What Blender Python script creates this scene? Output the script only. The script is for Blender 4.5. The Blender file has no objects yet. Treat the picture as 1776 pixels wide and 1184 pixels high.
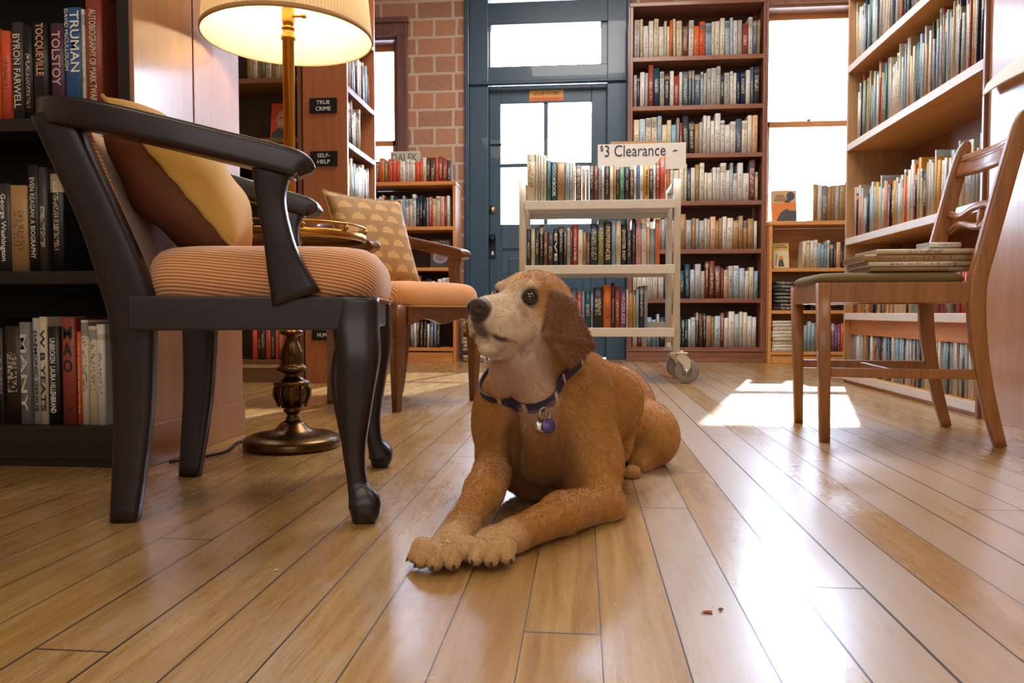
import bpy, bmesh, math, random
import numpy as np
from mathutils import Vector, Matrix
random.seed(7)
SC = bpy.context.scene
COL = SC.collection
R = math.radians
# ------------------------------------------------------------------ camera
FPX, YAW, PITCH, EYE = 1300.0, R(5.36), math.atan(50/1300.0), 0.368
cd = bpy.data.cameras.new('camera'); cam = bpy.data.objects.new('camera', cd); COL.objects.link(cam)
cd.sensor_width = 36.0; cd.lens = 36.0*FPX/1776.0; cd.clip_start = .02; cd.clip_end = 200
cam.location = (0, 0, EYE); cam.rotation_euler = (math.pi/2-PITCH, 0, YAW)
SC.camera = cam
# ------------------------------------------------------------------ colour management
SC.view_settings.view_transform = 'Standard'; SC.view_settings.look = 'None'
SC.view_settings.exposure = 0.22; SC.view_settings.gamma = 1.0; SC.view_settings.use_curve_mapping = False
# ------------------------------------------------------------------ sky, sun, fill lights
w = bpy.data.worlds.new('sky'); SC.world = w; w.use_nodes = True
wn, wl = w.node_tree.nodes, w.node_tree.links
bg = wn['Background']
tc = wn.new('ShaderNodeTexCoord'); sx = wn.new('ShaderNodeSeparateXYZ'); wl.new(tc.outputs['Generated'], sx.inputs[0])
cr = wn.new('ShaderNodeValToRGB'); wl.new(sx.outputs['Z'], cr.inputs[0])
cr.color_ramp.elements[0].position = 0.0; cr.color_ramp.elements[0].color = (.78, .86, 1.0, 1)
cr.color_ramp.elements[1].position = 0.45; cr.color_ramp.elements[1].color = (.72, .85, 1.15, 1)
wl.new(cr.outputs[0], bg.inputs['Color']); bg.inputs['Strength'].default_value = 30.0

def light(name, kind, loc, rot, energy, color, size=1.0, size_y=None, angle=None):
    d = bpy.data.lights.new(name, kind); o = bpy.data.objects.new(name, d); COL.objects.link(o)
    o.location = loc; o.rotation_euler = rot; d.energy = energy; d.color = color
    if kind == 'AREA':
        d.size = size
        if size_y: d.shape = 'RECTANGLE'; d.size_y = size_y
    elif kind in ('POINT', 'SPOT'): d.shadow_soft_size = size
    if angle is not None: d.angle = angle
    return o
sun = light('sun', 'SUN', (0, 9, 5), (0, 0, 0), 9.0, (1, .93, .82), angle=R(.7))
sun.rotation_euler = Vector((-.30, -1.0, -.72)).to_track_quat('-Z', 'Y').to_euler()
# added warm fill under the ceiling, no lamp fittings seen there
light('ceiling_fill', 'AREA', (-.9, -.6, 3.1), (0, 0, 0), 25, (1, .82, .56), 1.4)
light('ceiling_fill', 'AREA', (1.3, .3, 3.1), (0, 0, 0), 18, (1, .84, .66), 1.2)
light('ceiling_fill', 'AREA', (.2, 3.6, 3.2), (0, 0, 0), 95, (1, .93, .86), 1.6)
# added cool fill behind the camera; the wall there has no window
light('rear_fill', 'AREA', (.2, -2.3, 1.7), (R(90), 0, 0), 22, (.93, .95, 1.0), 2.6, 1.7)
# portals for the windows of the back wall
for (x, z, sx_, sz_) in ((-.3, 2.46, .9, .4), (-.3, 1.5, .75, 1.0), (1.7, 1.8, .75, 1.7), (-1.8, 1.9, .75, 1.4)):
    p = light('window_portal', 'AREA', (x, 6.12, z), (R(-90), 0, 0), 1, (1, 1, 1), sx_, sz_)
    p.data.cycles.is_portal = True
# ------------------------------------------------------------------ helpers
def lin(c):
    if isinstance(c, str): c = [int(c[i:i+2], 16)/255 for i in (0, 2, 4)]
    return tuple((v/12.92 if v <= .04045 else ((v+.055)/1.055)**2.4) for v in c[:3])+(1,)
class NM:
    def __init__(s, name, **kw):
        s.m = bpy.data.materials.new(name); s.m.use_nodes = True
        s.n, s.l = s.m.node_tree.nodes, s.m.node_tree.links; s.b = s.n['Principled BSDF']
        for k, v in kw.items(): s.b.inputs[k.replace('_', ' ')].default_value = v
    def node(s, t, **kw):
        n = s.n.new('ShaderNode'+t)
        for k, v in kw.items():
            if k in n.inputs: n.inputs[k].default_value = v
            else: setattr(n, k, v)
        return n
    def link(s, a, b): s.l.new(a, b)
    def math(s, op, a, b=None, c=None, clamp=False):
        n = s.n.new('ShaderNodeMath'); n.operation = op; n.use_clamp = clamp
        for i, v in enumerate((a, b, c)):
            if v is None: continue
            if isinstance(v, (int, float)): n.inputs[i].default_value = v
            else: s.l.new(v, n.inputs[i])
        return n.outputs[0]
    def coord(s, kind='Object', scale=(1, 1, 1), rot=(0, 0, 0)):
        t = s.node('TexCoord'); m = s.node('Mapping'); m.inputs['Scale'].default_value = scale
        m.inputs['Rotation'].default_value = rot; s.link(t.outputs[kind], m.inputs[0]); return m.outputs[0]
    def noise(s, vec, scale, detail=3, rough=.55, dist=0):
        n = s.node('TexNoise'); n.inputs['Scale'].default_value = scale; n.inputs['Detail'].default_value = detail
        n.inputs['Roughness'].default_value = rough; n.inputs['Distortion'].default_value = dist
        if vec is not None: s.link(vec, n.inputs['Vector'])
        return n.outputs['Fac']
    def ramp(s, fac, stops):
        r = s.node('ValToRGB'); e = r.color_ramp.elements
        while len(e) < len(stops): e.new(.5)
        for i, (p, c) in enumerate(stops):
            e[i].position = p; e[i].color = c if len(c) == 4 else tuple(c)+(1,)
        s.link(fac, r.inputs[0]); return r.outputs[0]
    def mix(s, fac, a, b, blend='MIX'):
        n = s.node('Mix'); n.data_type = 'RGBA'; n.blend_type = blend
        for i, v in ((0, fac), (6, a), (7, b)):
            if isinstance(v, (int, float)): n.inputs[i].default_value = v
            elif isinstance(v, (tuple, list)): n.inputs[i].default_value = v
            else: s.link(v, n.inputs[i])
        return n.outputs[2]
    def bump(s, h, strength=.3, dist=.002):
        b = s.node('Bump'); b.inputs['Strength'].default_value = strength; b.inputs['Distance'].default_value = dist
        s.link(h, b.inputs['Height']); s.link(b.outputs[0], s.b.inputs['Normal'])
MATS = {}
def plain(name, c, rough=.5, metal=0, noise=.0, spec=.5, coat=0):
    if name in MATS: return MATS[name]
    q = NM(name, Roughness=rough, Metallic=metal); c = lin(c)
    q.b.inputs['Specular IOR Level'].default_value = spec; q.b.inputs['Coat Weight'].default_value = coat
    n = q.noise(q.coord(), 14, 4)
    q.link(q.mix(q.math('MULTIPLY', n, .25+noise), c, tuple(v*.55 for v in c[:3])+(1,)), q.b.inputs['Base Color'])
    MATS[name] = q.m; return q.m
def wood(name, dark, light_, rough=.35, axis='z', coat=.25, scale=1.0, contrast=1.0):
    if name in MATS: return MATS[name]
    q = NM(name, Roughness=rough); q.b.inputs['Coat Weight'].default_value = coat; q.b.inputs['Coat Roughness'].default_value = .18
    s = {'x': (1.2, 14, 14), 'y': (14, 1.2, 14), 'z': (14, 14, 1.2)}[axis]
    v = q.coord(scale=tuple(a*scale for a in s))
    n1 = q.noise(v, 2.2, 5, .6, .6); n2 = q.noise(v, 14, 3, .6)
    f = q.math('ADD', q.math('MULTIPLY', n1, .75), q.math('MULTIPLY', n2, .25))
    q.link(q.ramp(f, [(.5-.2/contrast, lin(dark)), (.5+.2/contrast, lin(light_))]), q.b.inputs['Base Color'])
    q.bump(f, .15, .001); MATS[name] = q.m; return q.m
# ---- mesh building
def bx(bm, x0, x1, y0, y1, z0, z1, bev=0.0, mi=0):
    r = bmesh.ops.create_cube(bm, size=1.0); vs = r['verts']
    for v in vs: v.co = Vector((x0+(x1-x0)*(v.co.x+.5), y0+(y1-y0)*(v.co.y+.5), z0+(z1-z0)*(v.co.z+.5)))
    fs = set(f for v in vs for f in v.link_faces)
    for f in fs: f.material_index = mi
    if bev > 0:
        es = list({e for v in vs for e in v.link_edges})
        bmesh.ops.bevel(bm, geom=es, offset=min(bev, .45*min(abs(x1-x0), abs(y1-y0), abs(z1-z0))), segments=2, affect='EDGES', profile=.6)
    return bm
def spline(P, n):
    P = [np.array(p, float) for p in P]
    if len(P) < 3: return [P[0]+(P[-1]-P[0])*i/n for i in range(n+1)]
    out = []; Q = [2*P[0]-P[1]]+P+[2*P[-1]-P[-2]]
    for i in range(len(P)-1):
        a, b, c, d = Q[i:i+4]
        for k in range(n):
            t = k/n
            out.append(.5*((2*b)+(-a+c)*t+(2*a-5*b+4*c-d)*t*t+(-a+3*b-3*c+d)*t**3))
    out.append(P[-1]); return out
def loft(bm, path, n=4, seg=16, side=(0, 1, 0), exp=3.0, mi=0, cap=True):
    """path: (x,y,z,half width along side, half height across); rounded box section of power exp"""
    S = spline([tuple(p) for p in path], n) if n > 1 else [np.array(p, float) for p in path]
    rings = []; side = np.array(side, float)
    for i, s in enumerate(S):
        a = S[max(i-1, 0)][:3]; b = S[min(i+1, len(S)-1)][:3]
        t = b-a; t /= (np.linalg.norm(t)+1e-9)
        u = side-t*(side@t); u /= (np.linalg.norm(u)+1e-9); v = np.cross(t, u)
        ring = []
        for k in range(seg):
            an = 2*math.pi*(k+.5)/seg; c, d = math.cos(an), math.sin(an)
            cu = math.copysign(abs(c)**(2/exp), c); dv = math.copysign(abs(d)**(2/exp), d)
            ring.append(bm.verts.new(s[:3]+u*cu*s[3]+v*dv*s[4]))
        rings.append(ring)
    for A, B in zip(rings, rings[1:]):
        for k in range(seg):
            f = bm.faces.new((A[k], A[(k+1) % seg], B[(k+1) % seg], B[k])); f.material_index = mi; f.smooth = True
    if cap:
        f = bm.faces.new(list(reversed(rings[0]))); f.material_index = mi
        f = bm.faces.new(rings[-1]); f.material_index = mi
    return bm
def tube(bm, pts, r, n=6, seg=10, mi=0):
    d = np.array(pts[-1][:3], float)-np.array(pts[0][:3], float)
    side = (0, 1, 0) if abs(d[1]) < .7*np.linalg.norm(d) else (1, 0, 0)
    return loft(bm, [(p[0], p[1], p[2], (p[3] if len(p) > 3 else r), (p[3] if len(p) > 3 else r)) for p in pts], n=n if len(pts) > 2 else 1, seg=seg, side=side, exp=2.0, mi=mi)
def lathe(bm, prof, seg=40, c=(0, 0), mi=0, axis='z', close=False):
    rings = []
    for (r, z) in prof:
        ring = []
        for k in range(seg):
            a = 2*math.pi*k/seg
            p = (c[0]+r*math.cos(a), c[1]+r*math.sin(a), z) if axis == 'z' else (z, c[0]+r*math.cos(a), c[1]+r*math.sin(a)) if axis == 'x' else (c[0]+r*math.cos(a), z, c[1]+r*math.sin(a))
            ring.append(bm.verts.new(p))
        rings.append(ring)
    for A, B in zip(rings, rings[1:]):
        for k in range(seg):
            f = bm.faces.new((A[k], A[(k+1) % seg], B[(k+1) % seg], B[k])); f.smooth = True; f.material_index = mi
    if not close:
        for rg in (rings[0], rings[-1]):
            try: bm.faces.new(rg).material_index = mi
            except ValueError: pass
    bmesh.ops.recalc_face_normals(bm, faces=bm.faces[:]); return bm
def new(): return bmesh.new()
def obj(name, bm, mats, parent=None, loc=(0, 0, 0), rot=(0, 0, 0), smooth=False):
    me = bpy.data.meshes.new(name); bmesh.ops.recalc_face_normals(bm, faces=bm.faces[:]); bm.to_mesh(me); bm.free()
    for m in (mats if isinstance(mats, (list, tuple)) else [mats]): me.materials.append(m)
    if smooth:
        for p in me.polygons: p.use_smooth = True
    o = bpy.data.objects.new(name, me); COL.objects.link(o); o.location = loc; o.rotation_euler = rot
    if parent: o.parent = parent
    return o
def tag(o, label, cat, group=None, kind=None):
    o['label'] = label; o['category'] = cat
    if group: o['group'] = group
    if kind: o['kind'] = kind
    return o
def thing(name, label, cat, loc=(0, 0, 0), rz=0, group=None):
    o = bpy.data.objects.new(name, None); COL.objects.link(o); o.empty_display_size = .05
    o.location = loc; o.rotation_euler = (0, 0, rz); return tag(o, label, cat, group)
def struct(name, bm, m, **k):
    o = obj(name, bm, m, **k); o['kind'] = 'structure'; return o
_txt = {}
def text_mesh(s, size, depth=.0004, align='CENTER', bold=0.0):
    c = bpy.data.curves.new('t', 'FONT'); c.body = s; c.size = size; c.extrude = depth; c.align_x = align; c.align_y = 'CENTER'
    c.offset = bold*size; c.resolution_u = 3
    o = bpy.data.objects.new('t', c); COL.objects.link(o); dg = bpy.context.evaluated_depsgraph_get(); dg.update()
    me = bpy.data.meshes.new_from_object(o.evaluated_get(dg)); bpy.data.objects.remove(o); bpy.data.curves.remove(c)
    return me
def text(name, s, size, mat, parent, loc, rot, width=None, sx=1.0, bold=0.0, height=None):
    """lettering; local text plane is XY, x = reading direction"""
    me = text_mesh(s, size, bold=bold); me.materials.append(mat)
    co = np.zeros(len(me.vertices)*3); me.vertices.foreach_get('co', co); co = co.reshape(-1, 3)
    wd = np.ptp(co[:, 0]); ht = np.ptp(co[:, 1])
    fx = width/wd if width else sx
    fy = height/ht if height else 1.0
    co[:, 0] = (co[:, 0]-(co[:, 0].max()+co[:, 0].min())/2)*fx
    co[:, 1] = (co[:, 1]-(co[:, 1].max()+co[:, 1].min())/2)*fy
    me.vertices.foreach_set('co', co.ravel())
    o = bpy.data.objects.new(name, me); COL.objects.link(o); o.parent = parent; o.location = loc; o.rotation_euler = rot
    return o
# ------------------------------------------------------------------ materials
DARKWOOD = wood('dark_stained_wood', '12080c', '22121a', .36, 'x', .15)
DARKCASE = wood('black_brown_case_wood', '0e0809', '201315', .45, 'x', .1)
WALNUT = wood('walnut_chair_wood', '4a2612', '7d4a28', .34, 'x', .22)
CHAIRWOOD = wood('reddish_oak', '7a4a22', 'a9713c', .36, 'z', .3)
CHERRY = wood('cherry_case_wood', '6f4030', '97644c', .38, 'z', .35)
CHERRYX = wood('cherry_shelf_wood', '6f4030', '97644c', .38, 'x', .35)
ORANGE = wood('orange_pine', 'b06a30', 'd69455', .42, 'x', .2)
ORANGEZ = wood('orange_pine_upright', 'b06a30', 'd69455', .42, 'z', .2)
PANELW = wood('glossy_panel_wood', '8c5c3c', 'ab7a58', .3, 'z', .9, contrast=.6)
PALEPINE = wood('pale_honey_wood', 'c07f42', 'e0a565', .45, 'x', .15)
WINWOOD = wood('purple_brown_trim', '5a3b3c', '7e5550', .4, 'z', .2)
BACKDARK = plain('case_back_dark_brown', '4a2c22', .7)  # one even dark brown for the case backs
DOORBLUE = plain('blue_black_paint', '35536a', .38, 0, .3, coat=.3)
BLACKSIGN = plain('black_sign_plastic', '14161a', .4)
WHITEINK = plain('white_lettering', 'e9e6df', .6)
DARKINK = plain('dark_lettering', '23262e', .6)
CREAMMETAL = plain('cream_painted_steel', 'dcd4c4', .4, 0, .1)
STEEL = plain('brushed_steel', 'b9b4ab', .3, 1)
RUBBER = plain('grey_rubber_wheel', '8d857c', .6)
BRASS = plain('aged_brass', 'b98a3e', .28, 1)
BRONZE = plain('dark_antique_bronze', '6a5233', .3, 1, .3)
PAPER = plain('book_page_edges', 'd8ccb4', .8)
WHITEP = plain('white_card', 'e6e3de', .55)
# ------------------------------------------------------------------ the room
def floor_mat():
    q = NM('worn_maple_planks'); W = .0885
    t = q.node('TexCoord'); sp = q.node('SeparateXYZ'); q.link(t.outputs['Object'], sp.inputs[0])
    X, Y = sp.outputs[0], sp.outputs[1]
    u = q.math('DIVIDE', q.math('SUBTRACT', X, GAPX), W); idx = q.math('FLOOR', u); fr = q.math('FRACT', u)
    wn1 = q.node('TexWhiteNoise', noise_dimensions='1D'); q.link(idx, wn1.inputs['W'])
    yy = q.math('ADD', q.math('DIVIDE', Y, 1.9), q.math('MULTIPLY', wn1.outputs['Value'], 7.3))
    yi = q.math('FLOOR', yy); yf = q.math('FRACT', yy)
    wn2 = q.node('TexWhiteNoise', noise_dimensions='2D'); cb = q.node('CombineXYZ'); q.link(idx, cb.inputs[0]); q.link(yi, cb.inputs[1]); q.link(cb.outputs[0], wn2.inputs['Vector'])
    tone = wn2.outputs['Value']
    # grain
    cg = q.node('CombineXYZ'); q.link(q.math('MULTIPLY', X, 26), cg.inputs[0]); q.link(q.math('ADD', q.math('MULTIPLY', Y, 1.6), q.math('MULTIPLY', tone, 9)), cg.inputs[1]); q.link(q.math('MULTIPLY', tone, 30), cg.inputs[2])
    g = q.noise(cg.outputs[0], 2.0, 6, .62, .4)
    cf = q.node('CombineXYZ'); q.link(q.math('MULTIPLY', X, 160), cf.inputs[0]); q.link(q.math('MULTIPLY', Y, 9), cf.inputs[1])
    gf = q.noise(cf.outputs[0], 2.0, 3, .6)
    base = q.ramp(g, [(.28, lin('8d6837')), (.5, lin('a9854c')), (.72, lin('c2a270'))])
    base = q.mix(q.math('MULTIPLY', tone, .45), base, lin('98703c'))
    # worn bare patches: greyer, rougher, mostly on some of the boards and where people walk
    wear_n = q.noise(q.coord(scale=(2.2, .8, 1)), 1.7, 5, .7, .5)
    walk = q.math('SUBTRACT', 1.0, q.math('MULTIPLY', q.math('ABSOLUTE', q.math('SUBTRACT', X, .35)), .9), clamp=True)
    wboard = q.math('GREATER_THAN', wn1.outputs['Value'], .5)
    wear = q.math('ADD', q.math('MULTIPLY', wear_n, .9), q.math('MULTIPLY', q.math('MULTIPLY', walk, wboard), .32))
    wear = q.math('ADD', wear, q.math('MULTIPLY', q.math('SUBTRACT', gf, .5), .5))
    wearm = q.ramp(wear, [(.52, (0, 0, 0)), (.72, (1, 1, 1))])
    base = q.mix(q.math('MULTIPLY', wearm, .75), base, lin('ab9888'))
    sc = q.noise(q.coord(scale=(34, 10, 1)), 3.0, 4, .7, 1.2)
    scm = q.ramp(sc, [(.66, (0, 0, 0)), (.70, (1, 1, 1))])
    base = q.mix(q.math('MULTIPLY', scm, .35), base, lin('5e4632'))
    # gaps
    d = q.math('MINIMUM', fr, q.math('SUBTRACT', 1.0, fr)); gw = q.math('MULTIPLY', q.math('POWER', wn1.outputs['Value'], 2.0), .020)
    gap = q.math('LESS_THAN', d, q.math('ADD', gw, .0085))
    yd = q.math('MINIMUM', yf, q.math('SUBTRACT', 1.0, yf)); gap2 = q.math('LESS_THAN', yd, .0009)
    gp = q.math('MAXIMUM', gap, gap2)
    q.link(q.mix(gp, base, lin('2a1c14')), q.b.inputs['Base Color'])
    rg = q.math('ADD', q.math('MULTIPLY', q.noise(q.coord(scale=(5, 1.4, 1)), 4, 4), .14), .20)
    rg = q.math('ADD', rg, q.math('MULTIPLY', wearm, .14)); rg = q.math('ADD', rg, q.math('MULTIPLY', gp, .4))
    q.link(rg, q.b.inputs['Roughness']); q.b.inputs['Specular IOR Level'].default_value = .6
    q.b.inputs['Coat Weight'].default_value = .7; q.b.inputs['Coat Roughness'].default_value = .26
    h = q.math('SUBTRACT', q.math('MULTIPLY', gf, .25), gp); h = q.math('SUBTRACT', h, q.math('MULTIPLY', scm, .3))
    h = q.math('ADD', h, q.math('MULTIPLY', q.noise(q.coord(scale=(6, 1.5, 1)), 3, 3), .8))
    q.bump(h, .35, .0016); return q.m
GAPX = 0.111
def brick_mat():
    q = NM('old_brick', Roughness=.85)
    t = q.node('TexCoord'); sp = q.node('SeparateXYZ'); q.link(t.outputs['Object'], sp.inputs[0])
    cb = q.node('CombineXYZ'); q.link(q.math('ADD', sp.outputs[0], sp.outputs[1]), cb.inputs[0]); q.link(sp.outputs[2], cb.inputs[1])
    ds = q.node('TexNoise'); ds.inputs['Scale'].default_value = 9; q.link(cb.outputs[0], ds.inputs['Vector'])
    vm = q.node('VectorMath', operation='SCALE'); vm.inputs[3].default_value = .012; q.link(ds.outputs['Color'], vm.inputs[0])
    va = q.node('VectorMath', operation='ADD'); q.link(cb.outputs[0], va.inputs[0]); q.link(vm.outputs[0], va.inputs[1])
    b = q.node('TexBrick', offset=.42, offset_frequency=2, squash=.62, squash_frequency=2); q.link(va.outputs[0], b.inputs['Vector'])
    b.inputs['Color1'].default_value = lin('b0704a'); b.inputs['Color2'].default_value = lin('875046'); b.inputs['Mortar'].default_value = lin('c4b2a2')
    for k, v in (('Scale', 1.0), ('Mortar Size', .013), ('Mortar Smooth', .15), ('Bias', -.1), ('Brick Width', .29), ('Row Height', .142)): b.inputs[k].default_value = v
    n = q.noise(cb.outputs[0], 26, 5, .7); n2 = q.noise(cb.outputs[0], 6, 3)
    c = q.mix(q.math('MULTIPLY', n2, .5), b.outputs['Color'], lin('6d4a4c'), 'MULTIPLY')
    q.link(q.mix(.5, b.outputs['Color'], q.mix(n, c, lin('d2b49c'))), q.b.inputs['Base Color'])
    q.bump(q.math('SUBTRACT', q.math('MULTIPLY', n, .35), b.outputs['Fac']), .8, .012); return q.m
BRICK = brick_mat(); PLASTER = plain('warm_cream_plaster', 'c8b7a2', .9)
YB = 5.95   # face of the back wall
struct('floor', bx(new(), -3.2, 2.2, -2.6, 6.25, -.05, 0), floor_mat())
struct('ceiling', bx(new(), -3.2, 2.2, -2.6, 6.25, 3.35, 3.45), PLASTER)
struct('wall_left', bx(new(), -3.3, -3.2, -2.6, 6.25, 0, 3.35), PLASTER)
struct('wall_right', bx(new(), 2.2, 2.3, -2.6, 6.25, 0, 3.35), PLASTER)
struct('wall_front', bx(new(), -3.2, 2.2, -2.7, -2.6, 0, 3.35), PLASTER)
LW, DR, RW = (-2.3, -1.475, 1.10, 2.56), (-.895, .335, 0, 2.98), (1.375, 2.10, .93, 2.70)
b = new(); T = .28
bx(b, -3.2, LW[0], YB, YB+T, 0, 3.35); bx(b, LW[0], LW[1], YB, YB+T, 0, LW[2]); bx(b, LW[0], LW[1], YB, YB+T, LW[3], 3.35)
bx(b, LW[1], DR[0], YB, YB+T, 0, 3.35); bx(b, DR[0], DR[1], YB, YB+T, DR[3], 3.35); bx(b, DR[1], RW[0], YB, YB+T, 0, 3.35)
bx(b, RW[0], RW[1], YB, YB+T, 0, RW[2]); bx(b, RW[0], RW[1], YB, YB+T, RW[3], 3.35); bx(b, RW[1], 2.2, YB, YB+T, 0, 3.35)
struct('wall_back', b, BRICK)
b = new(); bx(b, -1.38, -.90, YB-.02, YB, 0, .12, .004); struct('baseboard_back', b, WINWOOD)
def glass():
    q = NM('window_glass'); q.n.remove(q.b); o = [n for n in q.n if n.type == 'OUTPUT_MATERIAL'][0]
    tr = q.node('BsdfTransparent'); tr.inputs[0].default_value = (.93, .96, .97, 1); gl = q.node('BsdfGlossy'); gl.inputs['Roughness'].default_value = .05
    fr = q.node('Fresnel'); mx = q.node('MixShader'); q.link(fr.outputs[0], mx.inputs[0]); q.link(tr.outputs[0], mx.inputs[1]); q.link(gl.outputs[0], mx.inputs[2]); q.link(mx.outputs[0], o.inputs[0])
    return q.m
GLASS = glass()
def window(n, W, rail, case_mat, sash_mat, xr=None):
    x0, x1, z0, z1 = W
    b = new(); c = .085
    bx(b, x0-c, x0, YB-.03, YB+.0, z0-.05, z1+.12, .006); bx(b, x1, x1+c, YB-.03, YB+.0, z0-.05, z1+.12, .006)
    bx(b, x0-c, x1+c, YB-.035, YB, z1, z1+.15, .006); bx(b, x0-c-.01, x1+c+.01, YB-.06, YB, z1+.10, z1+.14, .006)
    bx(b, x0-c-.02, x1+c+.02, YB-.09, YB+.04, z0-.04, z0, .008)
    bx(b, x0, x0+.02, YB, YB+T, z0, z1); bx(b, x1-.02, x1, YB, YB+T, z0, z1); bx(b, x0, x1, YB, YB+T, z1-.02, z1); bx(b, x0, x1, YB, YB+T, z0, z0+.02)
    fr = struct('window_%d' % n, b, case_mat)
    for nm, a, d, yy in (('upper_sash', rail, z1-.02, YB+.13), ('lower_sash', z0+.02, rail+.045, YB+.08)):
        b = new(); s = .045
        bx(b, x0+.02, x0+.02+s, yy, yy+.04, a, d, .004); bx(b, x1-.02-s, x1-.02, yy, yy+.04, a, d, .004)
        bx(b, x0+.02, x1-.02, yy, yy+.04, a, a+(.045 if nm[0] == 'u' else .07), .004); bx(b, x0+.02, x1-.02, yy, yy+.04, d-.045, d, .004)
        obj(nm, b, sash_mat, fr)
        obj('glass_pane', bx(new(), x0+.05, x1-.05, yy+.015, yy+.02, a+.03, d-.03), GLASS, fr)
    b = new(); lathe(b, [(.0, rail+.045), (.014, rail+.047), (.014, rail+.06), (.0, rail+.066)], 12, ((x0+x1)/2, YB+.1)); obj('sash_lock', b, BRASS, fr)
    return fr
window(1, LW, 1.72, WINWOOD, wood('sash_pine', 'b5713c', 'd59a62', .4, 'x'))
window(2, RW, 1.80, wood('window_casing', '8a6048', 'ab8064', .4, 'z'), MATS['sash_pine'])
# ---- the street door in its deep blue frame
b = new(); x0, x1, z1 = DR[0], DR[1], DR[3]; y = YB-.02
bx(b, x0, x0+.15, y, YB+T, 0, z1, .006); bx(b, x1-.15, x1, y, YB+T, 0, z1, .006); bx(b, x0, x1, y, YB+T, z1-.12, z1, .006)
bx(b, x0, x1, y+.02, YB+.16, 2.63, 2.80, .006); bx(b, x0+.1, x1-.1, y+.02, YB+.16, 2.185, 2.305, .006); bx(b, x0, x1, y-.03, YB, 2.155, 2.175, .006)
bx(b, x0+.14, x0+.165, y+.04, YB+.16, 2.2, 2.7, .004); bx(b, x1-.2, x1-.14, y+.04, YB+.16, 2.2, 2.7, .004); bx(b, x0-.035, x0, YB-.04, YB, 0, z1+.05, .006); bx(b, x1, x1+.03, YB-.04, YB, 0, z1+.05, .006)
dfr = struct('door_1', b, DOORBLUE)
obj('transom_pane', bx(new(), x0+.15, x1-.18, YB+.1, YB+.106, 2.28, 2.65), GLASS, dfr)
DX0, DX1, DY = x0+.15, x1-.15, YB+.06
GX0, GX1, GZ0, GZ1 = -.655, .065, 1.075, 2.03
b = new()
bx(b, DX0, GX0, DY, DY+.05, .01, 2.17, .005); bx(b, GX1, DX1, DY, DY+.05, .01, 2.17, .005)
bx(b, GX0, GX1, DY, DY+.05, GZ1, 2.17, .005); bx(b, GX0, GX1, DY, DY+.05, .88, GZ1-(GZ1-GZ0), .005); bx(b, GX0, GX1, DY, DY+.05, .01, .26, .005)
bx(b, GX0+.00, GX1, DY+.02, DY+.035, .26, .88); bx(b, GX0+.06, GX1-.06, DY+.008, DY+.03, .33, .81, .01)
obj('door_leaf', b, DOORBLUE, dfr)
b = new(); mx_ = (GX0+GX1)/2
bx(b, mx_-.017, mx_+.017, DY+.01, DY+.045, GZ0, GZ1, .004); bx(b, GX0, GX1, DY+.01, DY+.045, 1.53, 1.56, .004)
obj('muntin', b, DOORBLUE, dfr)
obj('door_pane', bx(new(), GX0, GX1, DY+.022, DY+.028, GZ0, GZ1), GLASS, dfr)
b = new(); lathe(b, [(.0, DY), (.034, DY), (.034, DY-.012), (.022, DY-.02), (.012, DY-.03), (0, DY-.032)], 24, (-.72, 1.195), axis='y')
obj('deadbolt', b, plain('worn_brass_lock', 'c9b68c', .3, 1), dfr)
b = new(); bx(b, -.745, -.695, DY-.006, DY, .80, 1.0, .004); obj('keyhole_plate', b, plain('painted_iron', '1d2a35', .4, .5), dfr)
b = new(); lathe(b, [(0, DY-.07), (.02, DY-.068), (.028, DY-.05), (.02, DY-.035), (.01, DY-.02), (.01, DY)], 20, (-.72, .96), axis='y'); obj('door_knob', b, MATS['painted_iron'], dfr)
b = new(); bx(b, -.728, -.712, DY-.008, DY-.005, .83, .86, .002); obj('keyhole', b, WHITEP, dfr)
b = new(); bx(b, DX0+.01, DX0+.1, DY-.012, DY, 1.70, 1.715, .003); tube(b, [(DX0+.07, DY-.02, 1.707), (DX0+.07, DY, 1.707)], .006); obj('door_chain_bolt', b, MATS['painted_iron'], dfr)
# yellow notice above the door glass
s = thing('door_notice', 'small yellow and orange notice fixed above the street door glass', 'sign', (-.29, DY-.004, 2.085))
obj('plate', bx(new(), -.135, .135, 0, .003, -.042, .042), plain('notice_yellow', 'e0a040', .5), s)
obj('lower_band', bx(new(), -.133, .133, -.001, 0, -.04, -.012), plain('notice_orange', 'e06a2c', .5), s)
text('lettering', 'SOLAR POWER!', .03, DARKINK, s, (0, -.001, .016), (R(90), 0, 0), width=.2, height=.024)
text('small_print', 'Ask for More Information', .02, plain('dull_red_ink', '9c3d20', .6), s, (0, -.0015, -.026), (R(90), 0, 0), width=.2, height=.013)
# pavement and street outside
struct('ground_outside', bx(new(), -8, 8, 6.25, 22, -.12, -.05), plain('pale_pavement', 'a9a39a', .9))

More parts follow.
